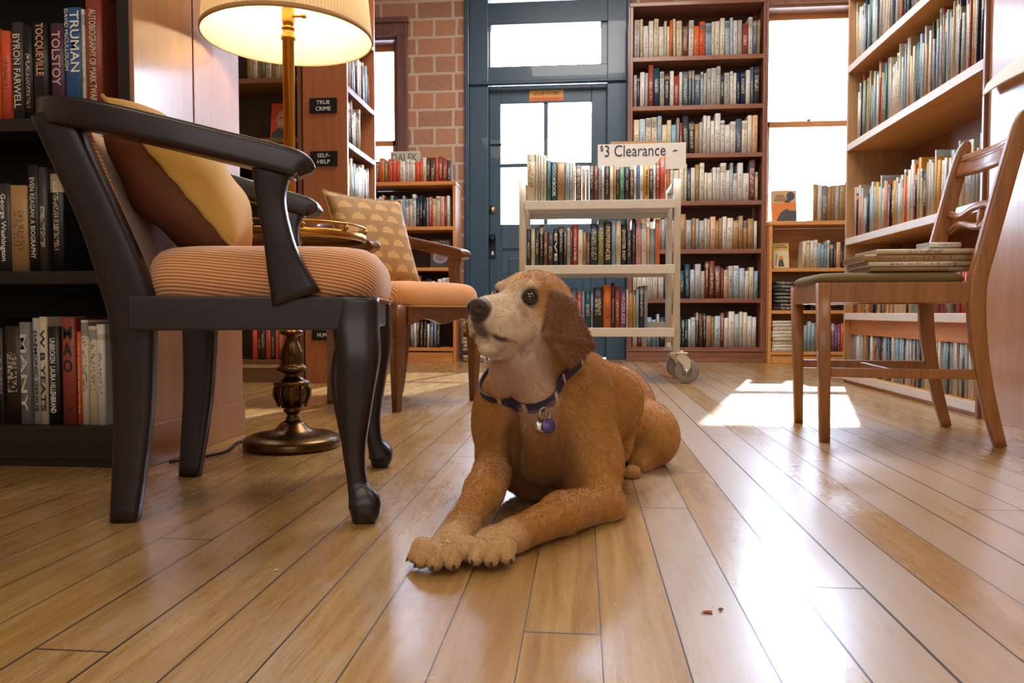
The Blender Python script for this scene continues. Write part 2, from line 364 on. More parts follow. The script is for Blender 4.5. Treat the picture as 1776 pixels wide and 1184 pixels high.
# ------------------------------------------------------------------ bookcases
def bookcase(name, label, loc, rz, W, D, H, shelves, wx, wz, base=.1, t=.022, ts=.025, back=BACKDARK, top=True, group=None, lip=0, edge=None):
    c = thing(name, label, 'bookcase', loc, rz, group)
    for k in (0, 1): obj('side_panel', bx(new(), (W-t)*k, t+(W-t)*k, 0, D, 0, H, .002), wz, c)
    obj('back_panel', bx(new(), t, W-t, D-.01, D, base, H-.001), back, c)
    if top: obj('top_board', bx(new(), -.004, W+.004, -.006, D, H, H+.028, .003), wx, c)
    for z in shelves:
        b = new(); bx(b, t, W-t, .004, D-.01, z-ts, z, .002)
        sh = None
        if lip and not edge: bx(b, t, W-t, 0, .012, z-lip, z, .002)
        sh = obj('shelf', b, wx, c)
        if edge: obj('lit_edge', bx(new(), t, W-t, -.003, .004, z-lip, z+.001, .002), edge, sh)
    if base > .03: obj('plinth', bx(new(), t, W-t, .012, .03, 0, min(base, shelves[0])-ts, .002), wx, c)
    return c
c = bookcase('bookcase', 'tall cherry wood bookcase of seven shelves against the brick beside the street door', (.345, 5.68, 0), 0, .985, .26, 2.62,
         [.11, .472, .837, 1.193, 1.542, 1.894, 2.253], CHERRYX, CHERRY, base=.1, back=plain('case_back_brown', '5d3a30', .7), lip=.032)
b = new(); bx(b, -.01, .995, -.012, 0, 0, .03, .004); bx(b, -.005, .99, -.008, 0, .03, .075, .004); bx(b, -.002, .987, -.014, 0, .078, .09, .004); obj('base_moulding', b, CHERRYX, c)
b = new(); bx(b, -.012, .0, -.01, .05, 0, 2.62, .003); bx(b, .985, .997, -.01, .05, 0, 2.62, .003); obj('edge_trim', b, CHERRY, c)
bookcase('bookcase', 'low pale pine bookcase under the right window with three shelves', (1.346, 5.60, 0), 0, .80, .26, 1.0, [.085, .385, .69], PALEPINE, PALEPINE, base=.08, back=PALEPINE)
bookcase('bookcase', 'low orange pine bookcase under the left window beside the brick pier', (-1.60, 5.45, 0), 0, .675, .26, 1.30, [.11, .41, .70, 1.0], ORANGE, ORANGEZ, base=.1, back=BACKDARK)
# right hand aisle case: long, open towards the room; y runs 4.13 -> 2.76
c = bookcase('bookcase', 'long honey wood bookcase along the right side filled with thin upright books', (1.38, 4.13, 0), R(-90), 1.385, .34, 2.35,
         [.05, .365, .755, 1.245, 1.65, 2.03], PALEPINE, wood('honey_side_wood', 'a0754c', 'c09a70', .35, 'z', .3), base=.05, t=.02, ts=.03, back=wood('case_back_orange', '8a5030', 'a86c44', .5, 'z'), lip=.034, edge=plain('lit_shelf_edge', 'd8cdc4', .4, coat=.4))  # shelf lips coloured paler for the light they catch
obj('under_rail', bx(new(), .02, 1.365, .03, .045, .255, .335, .002), ORANGE, c)
# closed cabinet continuing the case towards the camera
c = thing('tall_cabinet', 'tall closed reddish wood cabinet side right of the long bookcase', 'cabinet', (1.372, 2.732, 0), R(-90))
obj('side_panel', bx(new(), .012, .95, 0, .36, 0, 2.4, .003), wood('glossy_side_panel', '9c6a48', 'b88a66', .3, 'z', .6, contrast=.6), c)
obj('edge_trim', bx(new(), -.004, .012, -.012, .36, 0, 2.4, .003), CHERRY, c)
c2 = thing('pale_strip', 'pale curved ledge for a bright streak on the closed cabinet beyond the wooden chair back', 'strip', (1.372, 2.70, 1.12), R(-90))  # solid strip made up to stand for a bright streak on the panel
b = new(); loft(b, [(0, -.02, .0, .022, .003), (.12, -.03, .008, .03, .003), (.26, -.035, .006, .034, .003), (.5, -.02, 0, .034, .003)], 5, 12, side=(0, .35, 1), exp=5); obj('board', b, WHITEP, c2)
# lamp corner: case facing the camera plus a shallow case facing right with its end panel
c = bookcase('bookcase', 'dark brown bookcase behind the floor lamp, left of the section signs', (-2.10, 3.80, 0), 0, .65, .26, 2.3, [.12, .44, .68, .98, 1.275, 1.585, 1.95], plain('dull_brown_wood', '7a5637', .5), CHERRY, base=.1, back=plain('dull_back_brown', '54402f', .6))
c = bookcase('bookcase', 'reddish bookcase turned sideways whose end panel carries black section signs', (-1.205, 3.79, 0), R(90), .53, .235, 2.3, [.12, .36, .66, .955, 1.25, 1.535, 1.9], CHERRYX, wood('sign_panel_wood', '9a5a36', 'b8744a', .38, 'z', .4, contrast=.7), base=.1, t=.02, lip=.022)
for z, s1, s2 in ((1.43, 'TRUE', 'CRIME'), (1.16, 'SELF-', 'HELP'), (.252, 'HUMOR', None)):
    s = thing('section_sign', 'black %s sign with white letters on the sideways bookcase end panel' % ((s1+' '+s2) if s1 == 'TRUE' else 'SELF-HELP' if s2 else s1), 'sign', (-1.328, 3.782, z))
    h = .038 if s2 else .028
    obj('plate', bx(new(), -.072, .072, 0, .006, -h, h, .001), BLACKSIGN, s)
    if s2:
        text('lettering', s1, .03, WHITEINK, s, (0, -.001, .016), (R(90), 0, 0), width=.07 if s1 == 'TRUE' else .066, height=.02, bold=.01)
        text('lettering', s2, .03, WHITEINK, s, (0, -.001, -.016), (R(90), 0, 0), width=.08 if s2 == 'CRIME' else .066, height=.02, bold=.01)
    else: text('lettering', s1, .03, WHITEINK, s, (0, -.001, 0), (R(90), 0, 0), width=.085, height=.02, bold=.01)
# near left case (faces the camera) and its twin behind; only their glossy ends are seen from the room
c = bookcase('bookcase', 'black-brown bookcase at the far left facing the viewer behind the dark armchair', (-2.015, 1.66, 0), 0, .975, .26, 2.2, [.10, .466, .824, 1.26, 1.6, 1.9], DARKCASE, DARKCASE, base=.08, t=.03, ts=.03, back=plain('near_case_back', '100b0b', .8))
obj('base_rail', bx(new(), 0, .975, -.004, .004, .02, .098, .003), DARKCASE, c)
obj('end_cladding', bx(new(), .975, .985, -.001, .262, .0, 2.2, .001), PANELW, c); obj('end_skirting', bx(new(), .985, .992, -.001, .262, .0, .10, .003), PANELW, c)
c = bookcase('bookcase', 'glossy reddish end panel of the bookcase backing onto the far left case', (-2.015, 1.93, 0), 0, .975, .26, 2.2, [.1], DARKCASE, DARKCASE, base=.08, t=.03, back=DARKCASE)
obj('end_cladding', bx(new(), .975, .985, 0, .262, .0, 2.2, .001), PANELW, c); obj('end_skirting', bx(new(), .985, .992, 0, .262, .0, .10, .003), PANELW, c)
b = new(); tube(b, [(-.995, 1.72, .006), (-.93, 1.86, .005), (-.96, 2.02, .005), (-.90, 2.12, .005), (-.84, 2.02, .005)], .004, 8); tag(obj('lamp_cord', b, plain('black_cord', '17120f', .5)), 'thin black lamp cord lying on the floor beside the glossy end panel', 'cord')

# ------------------------------------------------------------------ books
def book_mat():
    q = NM('book_cover', Roughness=.42)
    a = q.node('Attribute', attribute_name='col'); r = q.node('Attribute', attribute_name='rnd'); rs = q.node('SeparateColor'); q.link(r.outputs['Color'], rs.inputs[0])
    r1, r2, r3 = rs.outputs
    uv = q.node('UVMap'); sp = q.node('SeparateXYZ'); q.link(uv.outputs[0], sp.inputs[0]); U, V = sp.outputs[0], sp.outputs[1]
    cb = q.node('CombineXYZ'); q.link(q.math('MULTIPLY', U, 3.0), cb.inputs[0]); q.link(q.math('MULTIPLY', V, 34), cb.inputs[1]); q.link(q.math('MULTIPLY', r1, 90), cb.inputs[2])
    n = q.noise(cb.outputs[0], 1.3, 2, .8)
    m = q.math('GREATER_THAN', n, .52)
    lo = q.math('ADD', q.math('MULTIPLY', r2, .3), .06); hi = q.math('ADD', q.math('MULTIPLY', r3, .35), .55)
    m = q.math('MULTIPLY', m, q.math('GREATER_THAN', V, lo)); m = q.math('MULTIPLY', m, q.math('LESS_THAN', V, hi))
    m = q.math('MULTIPLY', m, q.math('LESS_THAN', q.math('ABSOLUTE', q.math('SUBTRACT', U, .5)), q.math('ADD', .17, q.math('MULTIPLY', r1, .17))))
    # lighter lettering on dark covers, darker on pale ones
    bw = q.node('RGBToBW'); q.link(a.outputs['Color'], bw.inputs[0])
    ink = q.mix(q.math('GREATER_THAN', bw.outputs[0], .22), lin('ded6c2'), lin('4a4038'))
    band = q.math('MULTIPLY', q.math('GREATER_THAN', V, q.math('ADD', .72, q.math('MULTIPLY', r2, .15))), q.math('LESS_THAN', V, q.math('ADD', .80, q.math('MULTIPLY', r3, .18))))
    band = q.math('MULTIPLY', band, q.math('GREATER_THAN', r3, .55))
    bc = q.mix(r1, lin('c8b48c'), lin('35506a'))
    n2 = q.noise(q.coord('Object'), 60, 3, .6)
    c = q.mix(q.math('MULTIPLY', band, .7), a.outputs['Color'], bc); c = q.mix(q.math('MULTIPLY', m, .72), c, ink)
    q.link(q.mix(q.math('MULTIPLY', n2, .3), c, (.3, .25, .2, 1), 'MULTIPLY'), q.b.inputs['Base Color']); return q.m
COVER = book_mat()
CW = {'white': 'dcd8d2', 'cream': 'd8c9ab', 'ivory': 'e2d9c6', 'pale grey': 'b4b3b2', 'grey': '7f7f82', 'black': '1d1b20', 'charcoal': '38363c', 'navy blue': '22304e', 'blue': '2f5d94', 'light blue': '8fb0c6', 'pale blue': 'b6c8d4',
      'teal': '2d6b74', 'dark teal': '1c4452', 'green': '4c8060', 'olive green': '7d8150', 'tan': 'b08a5c', 'gold': 'cf9a34', 'yellow': 'dfc25a', 'orange': 'e0702e', 'coral red': 'dc5a3c', 'red': 'b5352c', 'brick red': '964436', 'dark red': '6a2126', 'maroon': '4a1f26', 'brown': '5c4034',
      'dark brown': '33241f', 'reddish brown': '7b4130', 'purple': '7c4a78', 'plum': '4d3347', 'lavender': '9d96b0', 'pink': 'd9a29a', 'peach': 'e3b48f', 'slate blue': '55657a'}
BOOKS = []   # every book of the scene, sorted by how large it shows
def book_bm(t, h, d, style):
    b = new(); uvl = b.loops.layers.uv.new('UVMap'); cv = .0022 if t > .012 else .0012; r = min(.35*t, .006) if style != 'flat' else .0015
    # cover: U shaped shell with a rounded spine, section in x,y extruded in z
    n = 5; out = []
    for k in range(n+1):
        a = math.pi*k/n; out.append((t/2-(t/2)*math.cos(a), r-r*math.sin(a)))
    sec_o = [(0, d)]+out+[(t, d)]; sec_i = [(cv, d)]+[(cv, r+cv)]+[(t-cv, r+cv)]+[(t-cv, d)]
    sec = sec_o+list(reversed(sec_i))
    lo = [b.verts.new((x, y, 0)) for x, y in sec]; hi = [b.verts.new((x, y, h)) for x, y in sec]; N = len(sec)
    for i in range(N):
        j = (i+1) % N; f = b.faces.new((lo[i], lo[j], hi[j], hi[i]))
        for lp in f.loops:
            co = lp.vert.co; lp[uvl].uv = (co.x/t if t else 0, co.z/h) if 1 <= i <= n else (2.0, co.z/h)
        f.smooth = 1 <= i <= n
    f = b.faces.new(lo); g = b.faces.new(list(reversed(hi)))
    for ff in (f, g):
        for lp in ff.loops: lp[uvl].uv = (3, 3)
    bmesh.ops.triangulate(b, faces=[f, g])
    return b, cv, r
def pages_bm(t, h, d, cv, r, b=None):
    b = b or new(); o = .004 if t > .02 else .001; n0 = len(b.faces)
    bx(b, cv, t-cv, r+cv, d-o, o, h-o); return b
def book_obj(s, name='book'):
    """s: spec with t,h,d,color,M (world matrix)"""
    t, h, d = s['t'], s['h'], s['d']
    b, cv, r = book_bm(t, h, d, s.get('style')); full = s['rank'] < 120 or s.get('title')
    if not full:
        nf = set(b.faces); pages_bm(t, h, d, cv, r, b)
        for f in b.faces:
            if f not in nf: f.material_index = 1
    me = bpy.data.meshes.new(name); bmesh.ops.recalc_face_normals(b, faces=b.faces[:]); b.to_mesh(me); b.free()
    ca = me.attributes.new('col', 'FLOAT_COLOR', 'FACE'); ra = me.attributes.new('rnd', 'FLOAT_COLOR', 'FACE')
    col = lin(CW[s['color']]); rr = (s['r'][0], s['r'][1], s['r'][2], 1)
    if s.get('title'): rr = (.5, 5.0, 0, 1)
    for i in range(len(me.polygons)): ca.data[i].color = col; ra.data[i].color = rr
    me.materials.append(COVER); me.materials.append(PAPER)
    o = bpy.data.objects.new(name, me); COL.objects.link(o); o.matrix_world = s['M']
    if full: obj('pages', pages_bm(t, h, d, cv, r), PAPER, o)
    return o
def ordn(i): return '%d%s' % (i, 'th' if 10 <= i % 100 <= 20 else {1: 'st', 2: 'nd', 3: 'rd'}.get(i % 10, 'th'))
def row(loc, rz, x0, x1, palette, place, group, h=(.19, .25), t=(.014, .034), d=.15, inset=.015, limit=.33, lean=.0, specs=None, seed=0, gap=.0008, frm='left', lying=False):
    """fills a shelf; loc/rz are the bookcase's; palette is a weighted list of colour words; specs fixes the first books"""
    rg = random.Random(seed); M0 = Matrix.Translation(loc[:3]) @ Matrix.Rotation(rz, 4, 'Z'); x = x0; i = 0; out = []
    z = loc[3] if len(loc) > 3 else 0
    while True:
        if specs is not None:
            if i >= len(specs): break
            s = dict(specs[i]); tt = s['t']
        else:
            s = {}; tt = rg.uniform(*t); s['color'] = rg.choice(palette)
            if rg.random() < .25 and out: s['color'] = out[-1]['color']
        hh = s.get('h') or min(limit, rg.uniform(*h)*(1 if rg.random() > .12 else 1.08)); dd = s.get('d') or min(d, hh*.68)*rg.uniform(.9, 1)
        if specs is None and x+tt > x1: break
        ln = rg.uniform(-1, 1)*lean if specs is None else s.get('lean', 0)
        a = abs(ln); extra = math.sin(a)*hh+.0006
        if specs is None and x+tt+extra > x1: break
        px = x+(0 if ln > 0 else extra)
        s.update(t=tt, h=hh, d=dd, r=(rg.random(), rg.random(), rg.random()), i=i+1, place=place, group=group, frm=frm)
        s['M'] = M0 @ Matrix.Translation((px, inset+rg.uniform(0, .012), z+.0003+(math.sin(a)*tt if ln > 0 else 0))) @ Matrix.Rotation(ln, 4, 'Y')
        if ln > 0: s['M'] = M0 @ Matrix.Translation((px+.0003, inset+rg.uniform(0, .012), z+.0004+math.sin(a)*tt)) @ Matrix.Rotation(ln, 4, 'Y')
        out.append(s); x += tt+extra+gap; i += 1
    n = len(out)
    for s in out: s['n'] = n; BOOKS.append(s)
    return out
def pile(loc, rz, x0, n, w, palette, place, group, t=(.018, .03), d=.13, seed=0, z0=0, specs=None):
    """books lying flat one on another, spines to the front"""
    rg = random.Random(seed); M0 = Matrix.Translation(loc[:3]) @ Matrix.Rotation(rz, 4, 'Z'); z = loc[3]+.0005; out = []
    for i in range(n):
        s = dict(specs[i]) if specs else {'color': rg.choice(palette)}
        tt = s.get('t') or rg.uniform(*t); hh = s.get('h') or w*rg.uniform(.93, 1); dd = s.get('d') or d
        s.update(t=tt, h=hh, d=dd, r=(rg.random(), rg.random(), rg.random()), i=i+1, place=place, group=group, frm='pile')
        s['M'] = M0 @ Matrix.Translation((x0+(w-hh)*rg.random(), .01+rg.uniform(0, .01), z+tt)) @ Matrix.Rotation(R(90), 4, 'Y')
        out.append(s); z += tt+.0006
    for s in out: s['n'] = n; BOOKS.append(s)
    return z
LIGHTS = ['white', 'white', 'white', 'white', 'white', 'ivory', 'ivory', 'ivory', 'cream', 'cream', 'pale grey', 'pale blue', 'light blue', 'peach', 'orange', 'tan', 'slate blue', 'reddish brown', 'grey', 'dark teal']
BLUES = ['white', 'white', 'white', 'white', 'ivory', 'ivory', 'light blue', 'pale blue', 'dark teal', 'slate blue', 'navy blue', 'pale grey', 'brick red', 'cream', 'charcoal']
WARMS = ['orange', 'orange', 'coral red', 'tan', 'cream', 'white', 'white', 'ivory', 'brown', 'brick red', 'gold']
MIXED = ['white', 'cream', 'black', 'charcoal', 'red', 'blue', 'tan', 'orange', 'ivory', 'navy blue', 'brick red', 'light blue', 'grey', 'peach']
DARKS = ['black', 'charcoal', 'cream', 'dark brown', 'black', 'ivory', 'red', 'navy blue', 'white', 'brown', 'grey']
THIN = ['white', 'white', 'ivory', 'pale grey', 'pale blue', 'pale blue', 'light blue', 'cream', 'charcoal', 'navy blue', 'slate blue', 'white', 'tan', 'teal', 'brick red', 'lavender']
def S(*a): return [dict(color=c, t=t, h=h, **(k[0] if k else {})) for c, t, h, *k in a]
# back bookcase rows
bk = (.345, 5.68, 0)
for k, (z, pal, hh) in enumerate(((2.253, WARMS+LIGHTS, (.22, .29)), (1.894, BLUES, (.22, .285)), (1.542, LIGHTS+BLUES, (.21, .29)), (1.193, LIGHTS, (.20, .28)), (.837, ['white', 'ivory', 'cream', 'pale grey', 'white', 'peach', 'tan'], (.20, .25)), (.472, LIGHTS+['orange', 'charcoal'], (.20, .26)), (.11, WARMS+BLUES, (.20, .27)))):
    nm = ('top', 'second', 'third', 'fourth', 'fifth', 'sixth', 'lowest')[k]
    row(bk+(z,), 0, .03, .955, pal, '%s shelf of tall cherry bookcase' % nm, 'books in the tall cherry bookcase', h=hh, t=(.018, .042), d=.17, seed=20+k, lean=.012, inset=.02)
# right hand long case, ordinal counted from the window end
rc = (1.38, 4.13, 0)
for k, (z, pal, hh, tt) in enumerate(((2.03, THIN, (.2, .27), (.008, .018)), (1.65, THIN, (.24, .335), (.005, .015)), (1.245, THIN+['tan', 'olive green'], (.23, .335), (.005, .016)), (.755, ['white', 'ivory', 'cream', 'gold', 'pale blue', 'black', 'navy blue', 'light blue', 'pale grey', 'white', 'orange', 'peach'], (.19, .27), (.008, .024)), (.365, MIXED, (.17, .22), (.012, .026)), (.05, THIN+['reddish brown', 'blue', 'charcoal'], (.2, .275), (.006, .018)))):
    nm = ('top', 'fifth', 'fourth', 'third', 'second', 'lowest')[k]
    row(rc+(z,), R(-90), .025 if k != 2 else .06, 1.355, pal, '%s shelf of long right bookcase' % nm, 'books in the long right bookcase', h=hh, t=tt, d=.2, seed=40+k, lean=.03 if k in (1, 2) else .01, inset=.03, frm='window end', limit=.34)
# under the right window
lr = (1.346, 5.60, 0)
row(lr+(1.028,), 0, .315, .66, ['white', 'cream', 'grey', 'pale grey', 'tan'], 'top of low window bookcase', 'books on the low window bookcase', h=(.25, .27), t=(.024, .036), d=.17, seed=61, inset=.03)
row(lr+(.69,), 0, .24, .77, ['white', 'ivory', 'cream', 'orange', 'light blue', 'charcoal', 'peach', 'gold'], 'upper shelf of low window bookcase', 'books on the low window bookcase', h=(.17, .2), t=(.016, .03), d=.13, seed=62)
for i, x in enumerate((.03, .30, .56)): pile(lr+(.385,), 0, x, 8, .24 if i < 2 else .2, ['black', 'charcoal', 'black', 'dark brown'], ('left', 'middle', 'right')[i]+' dark pile of low window bookcase', 'dark books lying flat in the window bookcase', seed=63+i, t=(.024, .03))
pile(lr+(.085,), 0, .03, 9, .19, ['white', 'ivory', 'cream'], 'pale pile on lowest window bookcase shelf', 'pale books lying flat in the window bookcase', seed=66, t=(.022, .03))
row(lr+(.085,), 0, .225, .77, ['purple', 'coral red', 'light blue', 'lavender', 'tan', 'white', 'charcoal', 'slate blue', 'orange'], 'lowest shelf of low window bookcase', 'books on the low window bookcase', h=(.17, .21), t=(.015, .028), d=.13, seed=67)
# left window case
ll = (-1.60, 5.45, 0)
row(ll+(1.328,), 0, .07, .655, ['coral red', 'brown', 'cream', 'grey', 'coral red', 'white', 'olive green', 'ivory', 'orange', 'brick red'], 'top of orange bookcase by the pier', 'books on top of the orange pine bookcase', h=(.145, .19), t=(.02, .042), d=.15, seed=71, inset=.02)
row(ll+(1.0,), 0, .03, .64, MIXED+['white', 'pink', 'black'], 'upper shelf of orange bookcase', 'books in the orange pine bookcase', h=(.2, .24), t=(.016, .034), d=.15, seed=72)
row(ll+(.70,), 0, .03, .33, DARKS, 'second shelf of orange bookcase', 'books in the orange pine bookcase', h=(.2, .26), t=(.02, .04), d=.15, seed=73)
row(ll+(.41,), 0, .03, .64, DARKS, 'third shelf of orange bookcase', 'books in the orange pine bookcase', h=(.18, .22), t=(.016, .034), d=.15, seed=76)
row(ll+(.11,), 0, .03, .56, DARKS+['white', 'cream', 'blue'], 'lowest shelf of orange bookcase', 'books in the orange pine bookcase', h=(.17, .2), t=(.016, .03), d=.14, seed=74, lean=.02)
pile((-.885, 5.50, 0, 0), 0, 0, 13, .16, ['cream', 'ivory', 'white', 'tan', 'brown'], 'floor pile beside orange bookcase', 'books piled on the floor by the pier', seed=75, t=(.022, .032), d=.13)
# behind the lamp
dl = (-2.10, 3.80, 0)
row(dl+(1.585,), 0, .35, .60, ['cream', 'white', 'olive green', 'tan', 'pink'], 'upper shelf behind the floor lamp', 'books behind the floor lamp', h=(.18, .24), seed=81)
row(dl+(.98,), 0, .03, .30, DARKS, 'middle shelf behind the floor lamp', 'books behind the floor lamp', seed=82)
row(dl+(.12,), 0, .36, .62, ['red', 'dark red', 'orange', 'coral red', 'charcoal', 'black'], 'lowest shelf behind the floor lamp', 'books behind the floor lamp', h=(.17, .21), seed=83)
sl = (-1.205, 3.79, 0)
for k, z in enumerate((1.9, 1.535, 1.25, .955)):
    row(sl+(z,), R(90), .03 if k != 1 else .12, .5 if k != 2 else .3, ['white', 'pale grey', 'light blue', 'maroon', 'charcoal', 'white', 'cream', 'reddish brown'], '%s shelf of sideways bookcase' % ('top', 'upper', 'middle', 'lower')[k], 'books in the sideways bookcase', h=(.17, .25), t=(.012, .03), d=.14, seed=84+k, lean=.02)
# near left case
nl = (-2.015, 1.66, 0)
row(nl+(.824,), 0, .52, 0, None, 'upper shelf of far left bookcase', 'books in the far left bookcase', inset=.012, seed=1, specs=S(
    ('orange', .030, .2), ('orange', .026, .222), ('orange', .030, .228), ('orange', .030, .215), ('coral red', .024, .208),
    ('charcoal', .030, .228, {'title': 'BYRON FARWELL', 'ink': 'pale'}), ('black', .023, .215), ('black', .037, .222, {'title': 'TOCQUEVILLE', 'ink': 'peach', 'tz': (.45, 1)}), ('plum', .036, .223, {'title': 'TOLSTOY', 'ink': 'pink', 'tz': (.35, .92)}),
    ('blue', .044, .258, {'title': 'TRUMAN', 'ink': 'white', 'tz': (.42, .97), 'sub': 'DAVID McCULLOUGH'}), ('ivory', .008, .252), ('brick red', .040, .285, {'title': 'AUTOBIOGRAPHY OF MARK TWAIN', 'ink': 'pale'})))
row(nl+(.466,), 0, .555, 0, None, 'middle shelf of far left bookcase', 'books in the far left bookcase', inset=.012, seed=2, specs=S(
    ('black', .045, .19, {}), ('plum', .012, .2), ('charcoal', .038, .21, {'title': 'George Washington', 'ink': 'white'}), ('tan', .044, .204), ('black', .028, .252, {'title': 'EVEN REAGAN: A BIOGRAPHY', 'ink': 'pale'}), ('charcoal', .022, .245), ('black', .034, .235)))
row(nl+(.10,), 0, .52, 0, None, 'lowest shelf of far left bookcase', 'books in the far left bookcase', inset=.012, seed=3, specs=S(
    ('black', .045, .24), ('black', .046, .255, {'title': 'O', 'ink': 'white', 'tz': (.78, .9)}), ('charcoal', .010, .23), ('dark brown', .042, .235), ('grey', .028, .245, {'title': 'MANY', 'ink': 'pale'}),
    ('pale grey', .020, .255, {'title': 'DAEMONIC GENIUS', 'ink': 'dark'}), ('cream', .020, .258, {'title': 'W B YEATS', 'ink': 'dark'}), ('black', .032, .235, {'title': 'UNBROKEN  LAURA HILLENBRAND', 'ink': 'white'}), ('brick red', .036, .256, {'title': 'MAO', 'ink': 'stack'}),
    ('coral red', .010, .222, {'title': 'MAO ZEDONG Man, Not God', 'ink': 'yellow'}), ('ivory', .018, .250), ('cream', .022, .236), ('white', .02, .24)))

# ------------------------------------------------------------------ the clearance cart
CX, CY = -.315, 3.93
ct = thing('book_cart', 'cream steel book cart on castors in front of the blue street door', 'book cart', (CX, CY, 0))
CWD, CD = .80, .40
for k in (0, 1):
    b = new(); x = 0 if k == 0 else CWD
    for y in (.02, CD-.02): loft(b, [(x, y, .17, .018, .014), (x, y, .95, .018, .014), (x, y, 1.055, .018, .014)] , 1, 14, side=(1, 0, 0), exp=5)
    loft(b, [(x, .02, 1.045, .016, .012), (x, CD-.02, 1.045, .016, .012)], 1, 12, side=(1, 0, 0), exp=5)
    obj('upright_frame', b, CREAMMETAL, ct)
for z in (.945, .611, .285):
    b = new(); bx(b, .012, CWD-.012, 0, CD, z-.012, z, .002); bx(b, .012, CWD-.012, -.012, 0, z-.042, z+.004, .003); bx(b, .012, CWD-.012, CD, CD+.01, z-.042, z+.03, .003)
    obj('shelf', b, CREAMMETAL, ct)
for (x, y) in ((.0, .03), (CWD, .03), (0, CD-.03), (CWD, CD-.03)):
    b = new(); s = 1 if x > .1 else -1; dx = .055 if x > .1 else .03
    lathe(b, [(.014, .16), (.02, .165), (.02, .18), (.012, .185), (.012, .2)], 18, (x, y))
    bx(b, x-.03, x+.06, y-.03, y+.03, .155, .162, .003)
    for q_ in (-1, 1): loft(b, [(x+.01, y+q_*.021, .155, .028, .0022), (x+dx-.005, y+q_*.021, .11, .024, .0022), (x+dx, y+q_*.021, .062, .012, .0022)], 4, 10, side=(1, 0, 0), exp=3)
    k = obj('castor', b, CREAMMETAL, ct)
    b = new(); yy = y
    lathe(b, [(.02, yy-.016), (.05, yy-.016), (.058, yy-.015), (.064, yy-.01), (.064, yy+.01), (.058, yy+.015), (.05, yy+.016), (.02, yy+.016)], 36, (x+dx, .0645), axis='y'); obj('wheel', b, RUBBER, k)
    b = new(); lathe(b, [(0, yy-.026), (.010, yy-.026), (.010, yy-.019), (.026, yy-.0185), (.026, yy-.012), (0, yy-.012)], 20, (x+dx, .0645), axis='y'); obj('hub', b, STEEL, k)
cl = (CX, CY, 0)
row(cl+(.95,), 0, .022, 0, None, 'top shelf of book cart', 'books on the top cart shelf', inset=.012, d=.17, seed=5, specs=S(
    ('cream', .044, .25), ('ivory', .012, .262), ('pale grey', .013, .245), ('ivory', .014, .255), ('cream', .014, .238), ('teal', .022, .212), ('dark teal', .030, .205, {'title': 'COOKBOOK', 'ink': 'white'}), ('tan', .042, .206), ('light blue', .022, .20), ('cream', .012, .2), ('white', .014, .206), ('brown', .032, .185),
    ('peach', .020, .172), ('grey', .016, .165), ('charcoal', .022, .182), ('reddish brown', .022, .18), ('lavender', .014, .17), ('ivory', .016, .18), ('black', .024, .176), ('cream', .018, .172), ('tan', .014, .18), ('black', .014, .16), ('green', .026, .172), ('black', .024, .172), ('brown', .02, .16), ('ivory', .014, .178), ('blue', .012, .18), ('white', .02, .175), ('gold', .028, .178, {'title': 'THE BOOKMAKERS', 'ink': 'dark'}), ('navy blue', .018, .16), ('white', .012, .18), ('brick red', .020, .19), ('coral red', .026, .218)))
row(cl+(.615,), 0, .022, 0, None, 'middle shelf of book cart', 'books on the middle cart shelf', inset=.012, d=.17, seed=6, specs=S(
    ('black', .02, .19), ('cream', .022, .192), ('charcoal', .02, .20), ('black', .022, .21), ('reddish brown', .02, .182), ('charcoal', .028, .17), ('black', .024, .19, {'title': 'EVE', 'ink': 'white'}), ('black', .028, .2), ('charcoal', .014, .182), ('pale grey', .018, .196), ('dark brown', .008, .2),
    ('red', .028, .212, {'title': 'PATTERSON & GROSS', 'ink': 'white'}), ('ivory', .024, .185), ('tan', .016, .172), ('brown', .018, .17), ('black', .040, .215), ('olive green', .032, .236), ('black', .036, .226, {'title': 'PREFERENCES', 'ink': 'cream'}), ('light blue', .020, .228), ('cream', .026, .23), ('black', .028, .21, {'title': 'ZWEITER EXIT', 'ink': 'cream'}), ('dark brown', .024, .18), ('charcoal', .02, .236), ('pink', .026, .24), ('white', .026, .222), ('peach', .016, .196), ('light blue', .024, .188), ('orange', .024, .234)))
row(cl+(.289,), 0, .13, 0, None, 'bottom shelf of book cart', 'books on the bottom cart shelf', inset=.012, d=.17, seed=8, specs=S(
    ('tan', .03, .22), ('cream', .02, .21), ('lavender', .022, .212), ('cream', .022, .21), ('peach', .020, .21), ('slate blue', .034, .208), ('red', .024, .185), ('light blue', .014, .19), ('dark teal', .030, .188), ('light blue', .012, .18), ('black', .048, .21), ('orange', .044, .222), ('dark brown', .014, .235), ('brick red', .028, .215), ('purple', .030, .185, {'title': 'AGELESS', 'ink': 'pink'}), ('ivory', .008, .2), ('tan', .024, .18), ('gold', .012, .17), ('light blue', .016, .2), ('black', .024, .215), ('lavender', .018, .22)))
s = thing('clearance_sign', 'white card reading $3 Clearance standing behind the cart top books', 'sign', (.315, 4.13, 1.235), R(-1.5))
obj('card', bx(new(), -.235, .235, 0, .004, -.095, .045), WHITEP, s)
b = new()
for x_ in (-.12, .05): tube(b, [(x_, .008, -.284), (x_, .008, .0)], .004)
obj('holder_rod', b, STEEL, s)
NAVYINK = plain('navy_ink', '2a3550', .6)
text('lettering', '3 Clearance', .09, NAVYINK, s, (-.035, -.0012, .008), (R(90), 0, 0), width=.325, height=.062)
text('dollar_mark', '$', .05, NAVYINK, s, (-.213, -.0012, .022), (R(90), 0, 0), width=.018, height=.035)
obj('pen_mark', loft(new(), [(.165, -.001, -.004, .002, .0006), (.178, -.001, .004, .004, .0006), (.19, -.001, 0, .002, .0006)], 3, 8, side=(0, 0, 1)), NAVYINK, s)
